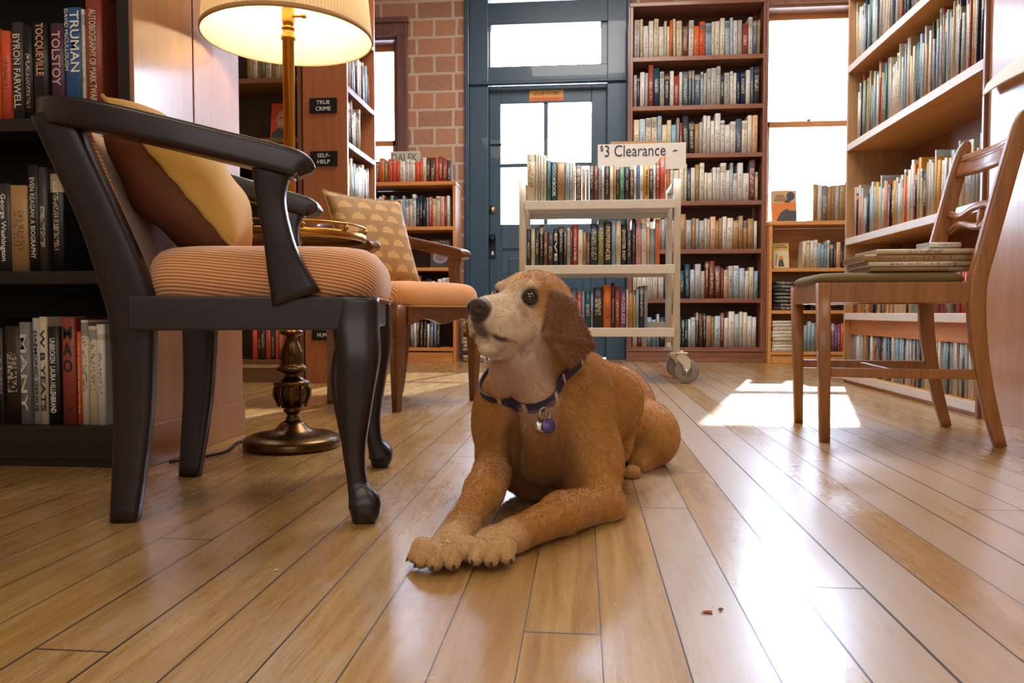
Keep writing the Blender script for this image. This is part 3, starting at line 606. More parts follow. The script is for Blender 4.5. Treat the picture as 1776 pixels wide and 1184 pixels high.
# ------------------------------------------------------------------ floor lamp with a tray
def shade_mat():
    q = NM('pleated_lamp_fabric'); q.n.remove(q.b); o = [n for n in q.n if n.type == 'OUTPUT_MATERIAL'][0]
    t = q.node('TexCoord'); sp = q.node('SeparateXYZ'); q.link(t.outputs['Object'], sp.inputs[0])
    an = q.math('ARCTAN2', sp.outputs[1], sp.outputs[0]); pl = q.math('SINE', q.math('MULTIPLY', an, 150))
    c = q.mix(q.math('MULTIPLY', q.math('ADD', pl, 1), .2), lin('f2e6cc'), lin('d0b690'))
    d = q.node('BsdfDiffuse'); tr = q.node('BsdfTranslucent'); mx = q.node('MixShader'); mx.inputs[0].default_value = .42
    q.link(c, d.inputs[0]); q.link(c, tr.inputs[0]); q.link(d.outputs[0], mx.inputs[1]); q.link(tr.outputs[0], mx.inputs[2]); q.link(mx.outputs[0], o.inputs[0]); return q.m
LX, LY = -.792, 1.985
L = thing('floor_lamp', 'brass floor lamp with round tray and wide lit cream shade', 'floor lamp', (LX, LY, 0))
b = new(); lathe(b, [(0, .0), (.128, 0), (.131, .006), (.131, .022), (.126, .028), (.118, .03), (.112, .034), (.09, .037), (.06, .042), (.045, .052), (.034, .064), (.026, .07), (0, .07)], 64); obj('base', b, BRONZE, L)
b = new(); lathe(b, [(0, .07), (.022, .07), (.018, .078), (.014, .088), (.021, .096), (.026, .101), (.02, .106), (.026, .112), (.04, .125), (.046, .142), (.047, .156), (.042, .166), (.05, .172), (.05, .178), (.036, .184), (.022, .192), (.020, .202),
    (.044, .210), (.047, .215), (.034, .222), (.03, .232), (.033, .245), (.030, .262), (.022, .282), (.015, .298), (.016, .304), (.030, .309), (.032, .316), (.022, .322), (.014, .330), (.02, .338), (.026, .35), (.02, .362), (.0, .365)], 40)
obj('turned_stem', b, BRONZE, L)
b = new()
for k in range(10):
    a = 2*math.pi*k/10; loft(b, [(.036*math.cos(a), .036*math.sin(a), .112, .005, .003), (.049*math.cos(a), .049*math.sin(a), .142, .006, .003), (.047*math.cos(a), .047*math.sin(a), .168, .005, .003)], 3, 8, side=(-math.sin(a), math.cos(a), 0), exp=2.5)
obj('urn_ribs', b, BRONZE, L)
b = new(); lathe(b, [(.0, .36), (.0155, .36), (.0155, 1.10), (.019, 1.102), (.019, 1.112), (.015, 1.116), (.015, 1.128), (.018, 1.13), (.018, 1.135), (0, 1.135)], 28); obj('pole', b, BRASS, L)
b = new(); lathe(b, [(0, 1.135), (.012, 1.137), (.017, 1.15), (.017, 1.185), (.012, 1.19), (0, 1.19)], 24); tube(b, [(.0, 0, 1.165), (.045, -.01, 1.16)], .004); lathe(b, [(0, .044), (.006, .044), (.006, .054), (0, .054)], 12, (-.01, 1.16), axis='x'); obj('socket_switch', b, BRASS, L)
def emis(name, c, s):
    q = NM(name); q.b.inputs['Emission Color'].default_value = c; q.b.inputs['Emission Strength'].default_value = s; return q.m
b = new(); lathe(b, [(0, 1.19), (.012, 1.192), (.014, 1.205), (.026, 1.23), (.03, 1.25), (.024, 1.272), (.01, 1.284), (0, 1.286)], 24); obj('bulb', b, emis('warm_bulb', (1, .84, .6, 1), 6), L)
b = new(); P = [(.228, 1.107), (.195, 1.46)]
lathe(b, [(.223, 1.107), (.192, 1.46), (.190, 1.46), (.221, 1.107)], 96, close=True)
obj('lamp_shade', b, shade_mat(), L, smooth=True)
b = new(); lathe(b, [(.2230, 1.104), (.2245, 1.104), (.2240, 1.116), (.2225, 1.116), (.2210, 1.104)], 96, close=True); obj('shade_trim', b, plain('shade_binding', 'b8935c', .8), L)
b = new()
for k in range(3):
    a = 2*math.pi*k/3+.3; tube(b, [(0, 0, 1.42), (.1*math.cos(a), .1*math.sin(a), 1.43), (.196*math.cos(a), .196*math.sin(a), 1.44)], .0025, 3)
obj('shade_spider', b, BRASS, L)
light('lamp_bulb', 'POINT', (LX, LY, 1.32), (0, 0, 0), 10, (1, .86, .66), .05)
q = NM('tray_glass', Roughness=.08, IOR=1.45); q.b.inputs['Transmission Weight'].default_value = .7; q.b.inputs['Base Color'].default_value = lin('caa878')
b = new(); lathe(b, [(.193, .560), (.199, .560), (.202, .564), (.202, .578), (.199, .581), (.193, .581), (.193, .560)], 72, close=True); lathe(b, [(.0155, .555), (.03, .555), (.03, .574), (.0155, .574)], 30, close=True); tr_ = obj('tray', b, BRASS, L)
obj('glass_top', lathe(new(), [(0, .575), (.194, .575), (.194, .580), (0, .580)], 64), q.m, tr_)
b = new(); n = 72
def ring(b, r, z, rr, seg=8, n=72):
    P = [[b.verts.new(((r+rr*math.cos(2*math.pi*j/seg))*math.cos(2*math.pi*i/n), (r+rr*math.cos(2*math.pi*j/seg))*math.sin(2*math.pi*i/n), z+rr*math.sin(2*math.pi*j/seg))) for j in range(seg)] for i in range(n)]
    for i in range(n):
        for j in range(seg): b.faces.new((P[i][j], P[(i+1) % n][j], P[(i+1) % n][(j+1) % seg], P[i][(j+1) % seg])).smooth = True
ring(b, .2, .598, .003)
for k in range(10):
    a = 2*math.pi*k/10+.2; bmesh.ops.create_uvsphere(b, u_segments=12, v_segments=8, radius=.0075, matrix=Matrix.Translation((.2*math.cos(a), .2*math.sin(a), .588)))
    tube(b, [(.2*math.cos(a), .2*math.sin(a), .574), (.2*math.cos(a), .2*math.sin(a), .598)], .002)
obj('gallery_rail', b, BRASS, tr_, smooth=True)
# ------------------------------------------------------------------ fabrics
def rib_fabric(name, c1, c2, scale=95, vec=(.15, .45, 1.0)):
    q = NM(name, Roughness=.85); q.b.inputs['Sheen Weight'].default_value = .4
    t = q.node('TexCoord'); dp = q.node('VectorMath', operation='DOT_PRODUCT'); dp.inputs[1].default_value = vec; q.link(t.outputs['Object'], dp.inputs[0])
    n = q.noise(t.outputs['Object'], 8, 2); ph = q.math('ADD', q.math('MULTIPLY', dp.outputs['Value'], scale*6.283), q.math('MULTIPLY', n, 1.4))
    s = q.math('MULTIPLY', q.math('ADD', q.math('SINE', ph), 1), .5)
    q.link(q.mix(s, lin(c1), lin(c2)), q.b.inputs['Base Color']); q.bump(s, .5, .0015); return q.m
RIB = rib_fabric('ribbed_orange_upholstery', 'a5663c', 'f0b27c', 170)
RIB2 = rib_fabric('ribbed_peach_upholstery', 'bf7a44', 'eaa868', 150, (0, 1, .2))
def fan_fabric():
    q = NM('gold_fan_brocade', Roughness=.7); q.b.inputs['Sheen Weight'].default_value = .5
    t = q.node('TexCoord'); sp = q.node('SeparateXYZ'); q.link(t.outputs['Object'], sp.inputs[0])
    S_ = .088; v = q.math('DIVIDE', sp.outputs[0], S_*.62); r = q.math('FLOOR', v); fv = q.math('FRACT', v)
    u = q.math('ADD', q.math('DIVIDE', sp.outputs[1], S_), q.math('MULTIPLY', q.math('MODULO', r, 2), .5)); fu = q.math('SUBTRACT', q.math('FRACT', u), .5)
    d = q.math('SQRT', q.math('ADD', q.math('MULTIPLY', fu, fu), q.math('MULTIPLY', q.math('MULTIPLY', q.math('SUBTRACT', fv, .15), q.math('SUBTRACT', fv, .15)), .42)))
    an = q.math('ARCTAN2', fu, q.math('SUBTRACT', fv, .1)); scal = q.math('MULTIPLY', q.math('SINE', q.math('MULTIPLY', an, 14)), .03)
    fan = q.math('MULTIPLY', q.math('LESS_THAN', q.math('ADD', d, scal), .36), q.math('GREATER_THAN', fv, .15))
    vein = q.math('GREATER_THAN', q.math('SINE', q.math('MULTIPLY', an, 22)), .3)
    n = q.noise(t.outputs['Object'], 30, 3)
    bgc = q.mix(n, lin('7c561a'), lin('a87a2e')); fc = q.mix(q.math('MULTIPLY', vein, .5), lin('c99c54'), lin('a87832'))
    q.link(q.mix(q.math('MULTIPLY', fan, .85), bgc, fc), q.b.inputs['Base Color']); q.bump(fan, .2, .002); return q.m
FAN = fan_fabric(); GOLDC = plain('gold_cushion_cloth', 'c99a48', .75, noise=.3); BROWNC = plain('brown_cushion_backing', '6e4226', .85, noise=.2); BRAID = plain('gold_braid', 'ad8440', .8)
def cushion(name, u0, u1, v0, v1, z0, z1, mat, parent, exp=6, taper=.93):
    b = new(); N = 64; rings = []; cu, cv, hu, hv = (u0+u1)/2, (v0+v1)/2, (u1-u0)/2, (v1-v0)/2
    prof = [(.965, 0), (.99, .08), (1.01, .25), (1.012, .42), (1.0, .58), (.975, .72), (.93, .84), (.86, .915), (.74, .96), (.55, .985), (.3, .997), (.0, 1.0)]
    for s, zz in prof:
        rg = []
        for k in range(N):
            a = 2*math.pi*k/N; c, d = math.cos(a), math.sin(a); x = math.copysign(abs(c)**(2/exp), c); y = math.copysign(abs(d)**(2/exp), d)
            wv = taper+(1-taper)*(x*s+1)/2
            rg.append(b.verts.new((cu+hu*x*s, cv+hv*y*s*wv, z0+(z1-z0)*zz)))
        rings.append(rg)
    for A, B in zip(rings, rings[1:]):
        for k in range(N): b.faces.new((A[k], A[(k+1) % N], B[(k+1) % N], B[k]))
    b.faces.new(rings[0]); bmesh.ops.remove_doubles(b, verts=b.verts[:], dist=.0002)
    return obj(name, b, mat, parent, smooth=True)
def pillow(label, size, T, front, backm, M, group=None, fold=0):
    b = new(); n = 28; vs = {}
    for sgn in (1, -1):
        for i in range(n+1):
            for j in range(n+1):
                x, y = -1+2*i/n, -1+2*j/n; e = i in (0, n) or j in (0, n)
                if e and sgn == -1: vs[(i, j, -1)] = vs[(i, j, 1)]; continue
                px = x*(1-.07*(1-y*y)); py = y*(1-.07*(1-x*x))
                z = sgn*T/2*((1-x**2)*(1-y**2))**.42
                z += (.006*math.sin(7*x+3*y)*(1-x*x)*(1-y*y))*sgn if fold else 0
                vs[(i, j, sgn)] = b.verts.new((px*size/2, py*size/2, z))
    for sgn in (1, -1):
        for i in range(n):
            for j in range(n):
                f = b.faces.new([vs[k] for k in ((i, j, sgn), (i+1, j, sgn), (i+1, j+1, sgn), (i, j+1, sgn))]); f.material_index = 0 if sgn == 1 else 1; f.smooth = True
    p = obj('cushion', b, [front, backm]); p.name = 'throw_pillow'; tag(p, label, 'pillow', group); p.matrix_world = M
    P = []
    for (xa, ya, xb, yb) in ((-1, -1, 1, -1), (1, -1, 1, 1), (1, 1, -1, 1), (-1, 1, -1, -1)):
        for k in range(14):
            x, y = xa+(xb-xa)*k/14, ya+(yb-ya)*k/14; P.append((x*(1-.07*(1-y*y))*size/2*1.004, y*(1-.07*(1-x*x))*size/2*1.004, .0012*(-1)**k))
    P.append(P[0]); b = new(); loft(b, [p_+(.0035, .0035) for p_ in P], 2, 8, side=(.3, .2, 1), exp=2, cap=False); obj('braid_edge', b, BRAID, p); return p
# ------------------------------------------------------------------ upholstered armchairs
def armchair(label, loc, ang, W, FAB, cabriole, lightrail=False):
    c = thing('armchair', label, 'armchair', loc, ang, 'upholstered armchairs by the lamp')
    for s in (-1, 1):
        b = new(); loft(b, [(-.184, s*.185, 0, .023, .017), (-.172, s*.187, .1, .028, .018), (-.163, s*.19, .2, .032, .019), (-.160, s*.195, .35, .037, .02), (-.170, s*.20, .42, .040, .02), (-.203, s*.212, .53, .034, .02), (-.243, s*.228, .64, .033, .02), (-.263, s*.236, .70, .034, .02)], 4, 20, side=(1, 0, 0), exp=5)
        obj('rear_leg', b, W, c)
        b = new()
        if cabriole:
            loft(b, [(.226, s*.222, .396, .038, .030), (.224, s*.224, .345, .040, .031), (.228, s*.232, .295, .038, .033), (.224, s*.236, .24, .033, .03), (.221, s*.234, .186, .027, .026), (.219, s*.230, .13, .0205, .021), (.222, s*.228, .085, .0175, .0185), (.226, s*.229, .06, .019, .02), (.236, s*.236, .036, .028, .027), (.238, s*.238, .02, .027, .026), (.234, s*.235, 0, .019, .019)], 5, 24, side=(1, 0, 0), exp=3.2)
            loft(b, [(.205, s*.205, .35, .010, .010), (.19, s*.215, .26, .012, .010), (.196, s*.222, .18, .008, .008), (.208, s*.224, .11, .005, .005)], 4, 12, side=(1, 0, 0), exp=2.5)
        else:
            loft(b, [(.226, s*.225, .396, .03, .028), (.226, s*.225, .34, .03, .028), (.225, s*.225, .2, .022, .021), (.222, s*.225, 0, .014, .014)], 1, 18, side=(1, 0, 0), exp=6)
        obj('front_leg', b, W, c)
        fo = -.062 if s > 0 and cabriole else 0
        b = new(); loft(b, [(p_[0]+fo,)+p_[1:] for p_ in [(.126, s*.246, .392, .042, .014), (.110, s*.248, .44, .032, .015), (.099, s*.252, .487, .0245, .016), (.088, s*.258, .555, .023, .016), (.090, s*.262, .60, .03, .018), (.092, s*.263, .625, .034, .018)]], 4, 18, side=(1, 0, 0), exp=5); obj('arm_support', b, W, c)
        obj('side_rail', bx(new(), -.15, .235, s*.238-.013, s*.238+.013, .338, .396, .004), W, c)
    b = new(); P = []
    A = [(.146, .262, .598, .012, .02), (.138, .263, .611, .023, .028), (.10, .264, .623, .024, .030), (.02, .266, .641, .024, .029), (-.08, .266, .664, .024, .028), (-.18, .258, .686, .024, .028), (-.255, .232, .700, .024, .028), (-.30, .15, .714, .026, .024), (-.322, .0, .722, .028, .024)]
    for a in A: P.append((a[0], -a[1], a[2], a[3], a[4]))
    for a in reversed(A[:-1]): P.append((a[0]-(.062*max(0, a[0]+.18)/.326 if cabriole else 0),)+a[1:])
    loft(b, P, 5, 28, side=(0, 0, 1), exp=6); obj('arm_rail', b, W, c)
    b = new()
    if cabriole: bx(b, .228, .254, -.195, .195, .338, .394, .005)
    else:   # scalloped front apron
        top = [(v/20, .396) for v in range(-4, 5)]; n = 40; lo = []
        for k in range(n+1):
            v = -.2+.4*k/n; t_ = abs(v)/.2; lo.append((v, .345-.022*(math.cos(t_*math.pi*2.0)*.5+.5)*(1 if t_ > .5 else 1.0)))
        vs0 = [b.verts.new((.236, v, z)) for v, z in lo]+[b.verts.new((.236, .2, .396)), b.verts.new((.236, -.2, .396))]
        f = b.faces.new(vs0); r_ = bmesh.ops.extrude_face_region(b, geom=[f])
        for v in r_['geom']:
            if isinstance(v, bmesh.types.BMVert): v.co.x += .024
        bmesh.ops.triangulate(b, faces=[f for f in b.faces if len(f.verts) > 4])
    obj('front_rail', b, W, c)
    obj('back_rail', bx(new(), -.17, -.14, -.18, .18, .34, .394, .004), W, c)
    cushion('seat_cushion', -.15, .268, -.245, .245, .392, .492, FAB, c, taper=.86)
    b = new(); P = []
    for k in range(-6, 7):
        v = k/6; P.append((-.246+.045*abs(v)**2.2, v*.213, .555, .165, .026))
    # section axis follows the raked back
    loft(b, P, 3, 24, side=(-.38, 0, 1), exp=7); obj('backrest', b, FAB, c)
    cushion('tack_welt', -.15, .270, -.244, .244, .388, .398, BRAID, c, taper=.86)
    return c
armchair('dark-framed armchair with ribbed orange seat and carved front leg, nearest the viewer', (-.662, 1.462, 0), R(12.0), DARKWOOD, RIB, True)
armchair('brown-framed armchair with peach seat and scalloped apron behind the floor lamp', (-.76, 3.03, 0), R(-31), WALNUT, RIB2, False)
def frame_at(loc, ang, pos, right, up_, yaw=0, roll=0):
    """matrix for a pillow: local x along 'right', y along 'up_' (chair space), normal = x cross y"""
    x = Vector(right).normalized(); y = Vector(up_); y = (y-x*y.dot(x)).normalized(); z = x.cross(y)
    m = Matrix((x, y, z)).transposed().to_4x4(); m = m @ Matrix.Rotation(roll, 4, 'Z')
    return Matrix.Translation(loc) @ Matrix.Rotation(ang, 4, 'Z') @ Matrix.Translation(pos) @ Matrix.Rotation(yaw, 4, 'Z') @ m
pillow('gold throw pillow with brown back wedged upright in the nearest dark armchair', .335, .19, GOLDC, BROWNC, frame_at((-.662, 1.462, 0), R(12), (-.136, .02, .618), (-.62, 0, .76), (0, -1, 0), yaw=R(8)), fold=1)
pillow('gold pillow with fan pattern leaning in the peach-seated armchair', .40, .11, FAN, FAN, frame_at((-.76, 3.03, 0), R(-31), (-.125, -.01, .675), (-.33, 0, .9), (0, -1, 0), yaw=R(-6)))
# ------------------------------------------------------------------ wooden side chair
c = thing('dining_chair', 'reddish oak side chair with olive seat pad holding a stack of books', 'chair', (.935, 2.364, 0), R(175))
W = CHAIRWOOD
for s in (-1, 1):
    b = new(); loft(b, [(.232, s*.19, 0, .0135, .0135), (.238, s*.19, .25, .0165, .0165), (.243, s*.19, .452, .018, .018)], 1, 18, side=(1, 0, 0), exp=7); obj('front_leg', b, W, c)
    b = new(); loft(b, [(-.222, s*.19, 0, .015, .012), (-.195, s*.19, .1, .018, .013), (-.170, s*.19, .22, .020, .014), (-.155, s*.19, .35, .022, .014), (-.155, s*.19, .45, .023, .014), (-.174, s*.19, .54, .0235, .014), (-.209, s*.19, .69, .0235, .013), (-.248, s*.19, .85, .022, .012), (-.262, s*.19, .90, .014, .010), (-.265, s*.19, .913, .004, .006)], 4, 20, side=(1, 0, 0), exp=6); obj('back_post', b, W, c)
    obj('side_rail', bx(new(), -.135, .226, s*.19-.010, s*.19+.010, .395, .452, .003), W, c)
    obj('side_stretcher', bx(new(), -.165, .228, s*.19-.007, s*.19+.007, .185, .212, .003), W, c)
obj('cross_stretcher', bx(new(), .03, .045, -.183, .183, .188, .206, .002), W, c)
obj('front_rail', bx(new(), .232, .252, -.172, .172, .395, .452, .003), W, c)
obj('back_rail', bx(new(), -.165, -.145, -.176, .176, .395, .44, .003), W, c)
b = new(); loft(b, [(-.240, -.185, .83, .036, .008), (-.272, -.09, .832, .038, .009), (-.282, 0, .833, .038, .009), (-.272, .09, .832, .038, .009), (-.240, .185, .83, .036, .008)], 5, 16, side=(-.28, 0, 1), exp=4)
for zz in (.815, .845): loft(b, [(-.238, -.184, zz, .0012, .002), (-.272, 0, zz+.003, .0012, .002), (-.238, .184, zz, .0012, .002)], 8, 6, side=(-.28, 0, 1), exp=2)
obj('crest_rail', b, W, c)
b = new()   # carved cross rail: two waves meeting in the middle and at the ends with a rosette
for sg in (1, -1):
    loft(b, [(-.213, -.185, .655+sg*.03, .012, .007), (-.222, -.12, .655+sg*.012, .010, .007), (-.23, -.05, .655+sg*.026, .010, .007), (-.233, 0, .655+sg*.03, .012, .007), (-.23, .05, .655+sg*.026, .010, .007), (-.222, .12, .655+sg*.012, .010, .007), (-.213, .185, .655+sg*.03, .012, .007)], 6, 12, side=(-.28, 0, 1), exp=3)
loft(b, [(-.232, 0, .622, .010, .007), (-.234, 0, .655, .018, .008), (-.238, 0, .69, .010, .007)], 4, 12, side=(0, 1, 0), exp=2)
obj('carved_splat', b, W, c)
cushion('seat_pad', -.145, .262, -.178, .178, .450, .484, plain('olive_seat_cloth', '6b5a35', .85), c, exp=8)
z = pile((.80, 2.215, 0, .4845), R(-2), 0, 4, .30, [], 'stack on the wooden side chair', 'books stacked on the chair seat', seed=90, d=.2, specs=[dict(color='tan', t=.013, h=.27, d=.2), dict(color='ivory', t=.014, h=.285, d=.2), dict(color='tan', t=.02, h=.29, d=.2), dict(color='cream', t=.014, h=.26, d=.19)])
pile((1.0, 2.30, 0, z), R(4), 0, 2, .11, [], 'small stack on top of the chair seat books', 'books stacked on the chair seat', seed=91, d=.09, specs=[dict(color='light blue', t=.010, h=.10, d=.08), dict(color='white', t=.015, h=.09, d=.08)])
# ------------------------------------------------------------------ books shown face out
def faceout(label, loc, w_, h_, t_, bg_, art, rz=0, tilt=R(-10), group=None, texts=()):
    o = thing('book', label, 'book', loc, rz, group); o.rotation_euler = (tilt, 0, rz)
    obj('cover', bx(bx(new(), 0, w_, 0, .0015, 0, h_), 0, w_, t_-.0015, t_, 0, h_), bg_, o)
    obj('pages', bx(new(), .001, w_-.003, .0016, t_-.0016, .002, h_-.002), PAPER, o)
    for i, (m, poly) in enumerate(art):
        b = new(); n_ = len(poly); vs = [b.verts.new((x*w_, -.0003*(i+1), z*h_)) for x, z in poly]; b.faces.new(vs)
        r_ = bmesh.ops.extrude_face_region(b, geom=b.faces[:]); 
        for v in r_['geom']:
            if isinstance(v, bmesh.types.BMVert): v.co.y += .0003*(i+1)
        bmesh.ops.triangulate(b, faces=b.faces[:]); obj('cover_art', b, m, o)
    for s_, m, x, z, tw, th in texts: text('lettering', s_, .03, m, o, (x*w_, -.0025, z*h_), (R(90), 0, 0), width=tw*w_, height=th*h_)
    return o
def circ(cx, cz, rx, rz_, n=20, a0=0, a1=360): return [(cx+rx*math.cos(R(a0+(a1-a0)*k/n)), cz+rz_*math.sin(R(a0+(a1-a0)*k/n))) for k in range(n)]
cA, cB, cC, cD, cE = plain('cover_sand', 'c9a57c', .5), plain('cover_orange', 'd9803f', .5), plain('cover_slate', '4c4a52', .5), plain('cover_gold', 'd8b060', .5), plain('cover_red', 'cf4a2a', .5)
cF, cG, cH = plain('cover_skin_tone', 'c99a78', .5), plain('cover_grey_beard', '8d8782', .6), plain('cover_night', '3c3646', .5)
faceout('orange and grey hardcover face-out on top of the low window bookcase', (1.39, 5.70, 1.035), .175, .235, .03, cA, [(cB, [(0, .05), (.95, .05), (.98, .62), (0, .58)]), (cC, [(.15, 0), (1, 0), (1, .34), (.7, .36), (.6, .42), (.35, .3), (.22, .12)]), (cC, circ(.76, .82, .17, .14)), (cC, [(.6, .72), (.9, .78), (.7, .6), (.5, .62)])], tilt=R(-8),
        texts=(('DEAN', DARKINK, .32, .82, .32, .09), ('KOONTZ', DARKINK, .32, .7, .45, .09)))
faceout('small gold paperback face-out on the upper shelf of the low window bookcase', (1.39, 5.66, .695), .115, .185, .02, cD, [(plain('cover_pale', 'd9c9a4', .5), [(.03, .02), (.97, .02), (.97, .68), (.03, .68)]), (cB, circ(.5, .4, .13, .1)), (cC, [(.3, .05), (.7, .05), (.62, .34), (.38, .34)]), (cG, [(.12, .1), (.2, .1), (.3, .55), (.22, .55)])], tilt=R(-10),
        texts=(('LOUIS', DARKINK, .5, .92, .5, .06), ("L'AMOUR", DARKINK, .5, .83, .8, .07)))
faceout('grey-purple hardcover face-out on the second shelf of the orange bookcase', (-1.13, 5.52, .707), .15, .21, .03, cH, [(cG, circ(.5, .35, .38, .22)), (plain('cover_mist', '6d6878', .5), circ(.5, .34, .24, .13))], tilt=R(-8),
        texts=(('BEAUTIFUL', WHITEINK, .5, .9, .86, .09), ('CREATURES', WHITEINK, .5, .78, .86, .09)))
faceout('red-orange book with bearded man portrait standing behind the floor lamp', (-1.645, 3.86, 1.281), .115, .205, .02, cE, [(cF, circ(.55, .55, .3, .26)), (cG, circ(.55, .38, .26, .2, 20, 180, 360)), (cC, [(.05, .03), (1, .03), (1, .26), (.75, .32), (.3, .3), (.05, .18)]), (cC, [(.35, .6), (.5, .62), (.5, .59), (.35, .57)]), (cC, [(.6, .62), (.75, .6), (.75, .57), (.6, .59)])], tilt=R(-12), rz=R(8))
faceout('pale book face-out at the far left case partly hidden by the dark armchair', (-1.16, 1.70, .472), .10, .15, .02, cG, [(PAPER, [(.1, .1), (.9, .1), (.5, .95)]), (cC, circ(.6, .3, .14, .1))], tilt=R(-12), rz=R(10), texts=())
bX = thing('box', 'grey lettered box lying on the books of the orange bookcase', 'box', (-1.46, 5.64, 1.50), 0)
obj('panel', bx(new(), 0, .23, .0, .05, -.171, .092, .002), plain('box_grey_card', 'c5c0b2', .6), bX)
text('lettering', 'DALEK', .08, plain('box_olive_ink', '77725c', .6), bX, (.112, -.0008, .045), (R(90), 0, 0), width=.2, height=.06, bold=.02)
obj('dots', lathe(lathe(lathe(new(), [(0, -.001), (.02, -.001), (.02, .0), (0, .0)], 18, (.035, -.005), axis='y'), [(0, -.001), (.02, -.001), (.02, .0), (0, .0)], 18, (.1, -.005), axis='y'), [(0, -.001), (.02, -.001), (.02, .0), (0, .0)], 18, (.17, -.005), axis='y'), plain('box_dot_grey', '6f7270', .6), bX)
tag(obj('book', bx(new(), -.15, .15, 0, .12, 0, .014, .002), plain('tan_cover', 'b58c5e', .6), loc=(.30, 4.142, 1.2812)), 'tan book lying flat on top behind the clearance sign card', 'book')
# ------------------------------------------------------------------ floor crumbs
for i, (x, y, s_, rz) in enumerate(((.155, .925, .011, .3), (.172, .935, .007, 1.2), (-.433, 1.02, .006, .6))):
    b = new(); rg = random.Random(i); n_ = 9
    vs = [b.verts.new((s_*(1 if k % 2 else .45)*math.cos(k*2*math.pi/n_)*rg.uniform(.7, 1.3), s_*.6*(1 if k % 2 else .45)*math.sin(k*2*math.pi/n_), rg.uniform(.0006, .002))) for k in range(n_)]
    c0 = b.verts.new((0, 0, .003)); c1 = b.verts.new((0, 0, 0))
    for k in range(n_): b.faces.new((vs[k], vs[(k+1) % n_], c0)); b.faces.new((vs[(k+1) % n_], vs[k], c1))
    tag(obj('leaf_fragment' if i < 2 else 'paper_scrap', b, plain('dry_leaf', '9a5a2c', .8) if i < 2 else PAPER, loc=(x, y, .0002), rot=(0, 0, rz)), ('larger dry brown leaf fragment on the pale boards at front right', 'tiny dry leaf crumb right of the larger leaf fragment', 'tiny white paper scrap on the honey boards at front left')[i], 'debris')
# ------------------------------------------------------------------ the dog: one continuous surface from blended tapered volumes
CY_, SY_ = math.cos(PITCH), math.sin(PITCH)
def P_(px, py, D):
    """a point of the dog's own frame (right, ahead, up) measured off the photograph at distance D"""
    a, b_ = (px-888)/FPX, (592-py)/FPX; k = D/(CY_+b_*SY_); return np.array([a*k, D, EYE+k*(b_*CY_-SY_)])
def V3(x, y, z): return np.array([x, y, z], float)
# head frame
HC = P_(921, 541, 1.365); hy = R(33); hp = R(1)
E1 = V3(-math.sin(hy), -math.cos(hy), 0)*math.cos(hp)+V3(0, 0, math.sin(hp)); E2 = V3(math.cos(hy), -math.sin(hy), 0); E3 = np.cross(E2, E1); E3 = E3 if E3[2] > 0 else -E3
HD = lambda a, b_, c_: HC+E1*a+E2*b_+E3*c_
PR = []   # (kind, params, smoothness, sign)
def cap_(a, b_, ra, rb, k=.02, s=1): PR.append(('c', (np.array(a, float), np.array(b_, float), ra, rb), k, s))
def ell(c, r, k=.02, s=1, ax=None): PR.append(('e', (np.array(c, float), np.array(r, float), ax), k, s))
def tri(a, b_, c_, r, k=.01, s=1): PR.append(('t', (np.array(a, float), np.array(b_, float), np.array(c_, float), r), k, s))
HAX = np.array([E1, E2, E3])
# trunk
ell(V3(.055, 1.50, .150), (.125, .15, .138), .05)
ell(V3(.032, 1.43, .175), (.088, .085, .10), .045)                  # front of the chest
cap_(V3(.03, 1.40, .13), V3(.045, 1.46, .06), .062, .05, .04)      # breastbone
cap_(V3(.06, 1.52, .145), V3(.165, 1.74, .125), .125, .112, .05)
cap_(V3(.165, 1.74, .125), V3(.25, 1.92, .118), .112, .100, .05)
cap_(V3(.10, 1.55, .24), V3(.245, 1.93, .185), .026, .03, .05)       # spine
ell(V3(.27, 1.96, .115), (.100, .11, .105), .05)
tA = math.atan2(.2, .1)
ell(P_(1118, 750, 1.84), (.066, .118, .082), .02, ax=np.array([V3(.94, .34, 0), V3(-.34, .94, 0), V3(0, 0, 1)]))   # near thigh
cap_(P_(1122, 788, 1.80), P_(1094, 822, 1.66), .034, .014, .025)        # stifle tucked by the belly
cap_(P_(1094, 824, 1.66), P_(1135, 800, 1.84), .013, .018, .02)
ell(V3(.14, 1.86, .085), (.075, .13, .075), .04)                       # far thigh
cap_(V3(.36, 2.04, .06), V3(.30, 2.2, .02), .028, .012, .03)           # tail on the floor behind
for px_, py_, D_, rr in ((1048, 735, 1.56, .03), (1075, 745, 1.62, .028)): ell(P_(px_, py_, D_), (.03, .05, .075), .03)
# neck and throat
cap_(V3(.062, 1.49, .215), HD(-.045, .0, -.035), .084, .058, .035)
cap_(V3(.022, 1.41, .22), HD(.0, .0, -.06), .064, .042, .03)
cap_(P_(864, 632, 1.325), P_(868, 672, 1.34), .0165, .018, .008)         # loose throat skin
cap_(P_(905, 625, 1.31), P_(925, 685, 1.345), .028, .035, .03)
cap_(P_(1015, 655, 1.53), P_(1060, 690, 1.58), .05, .065, .05)            # nape into withers
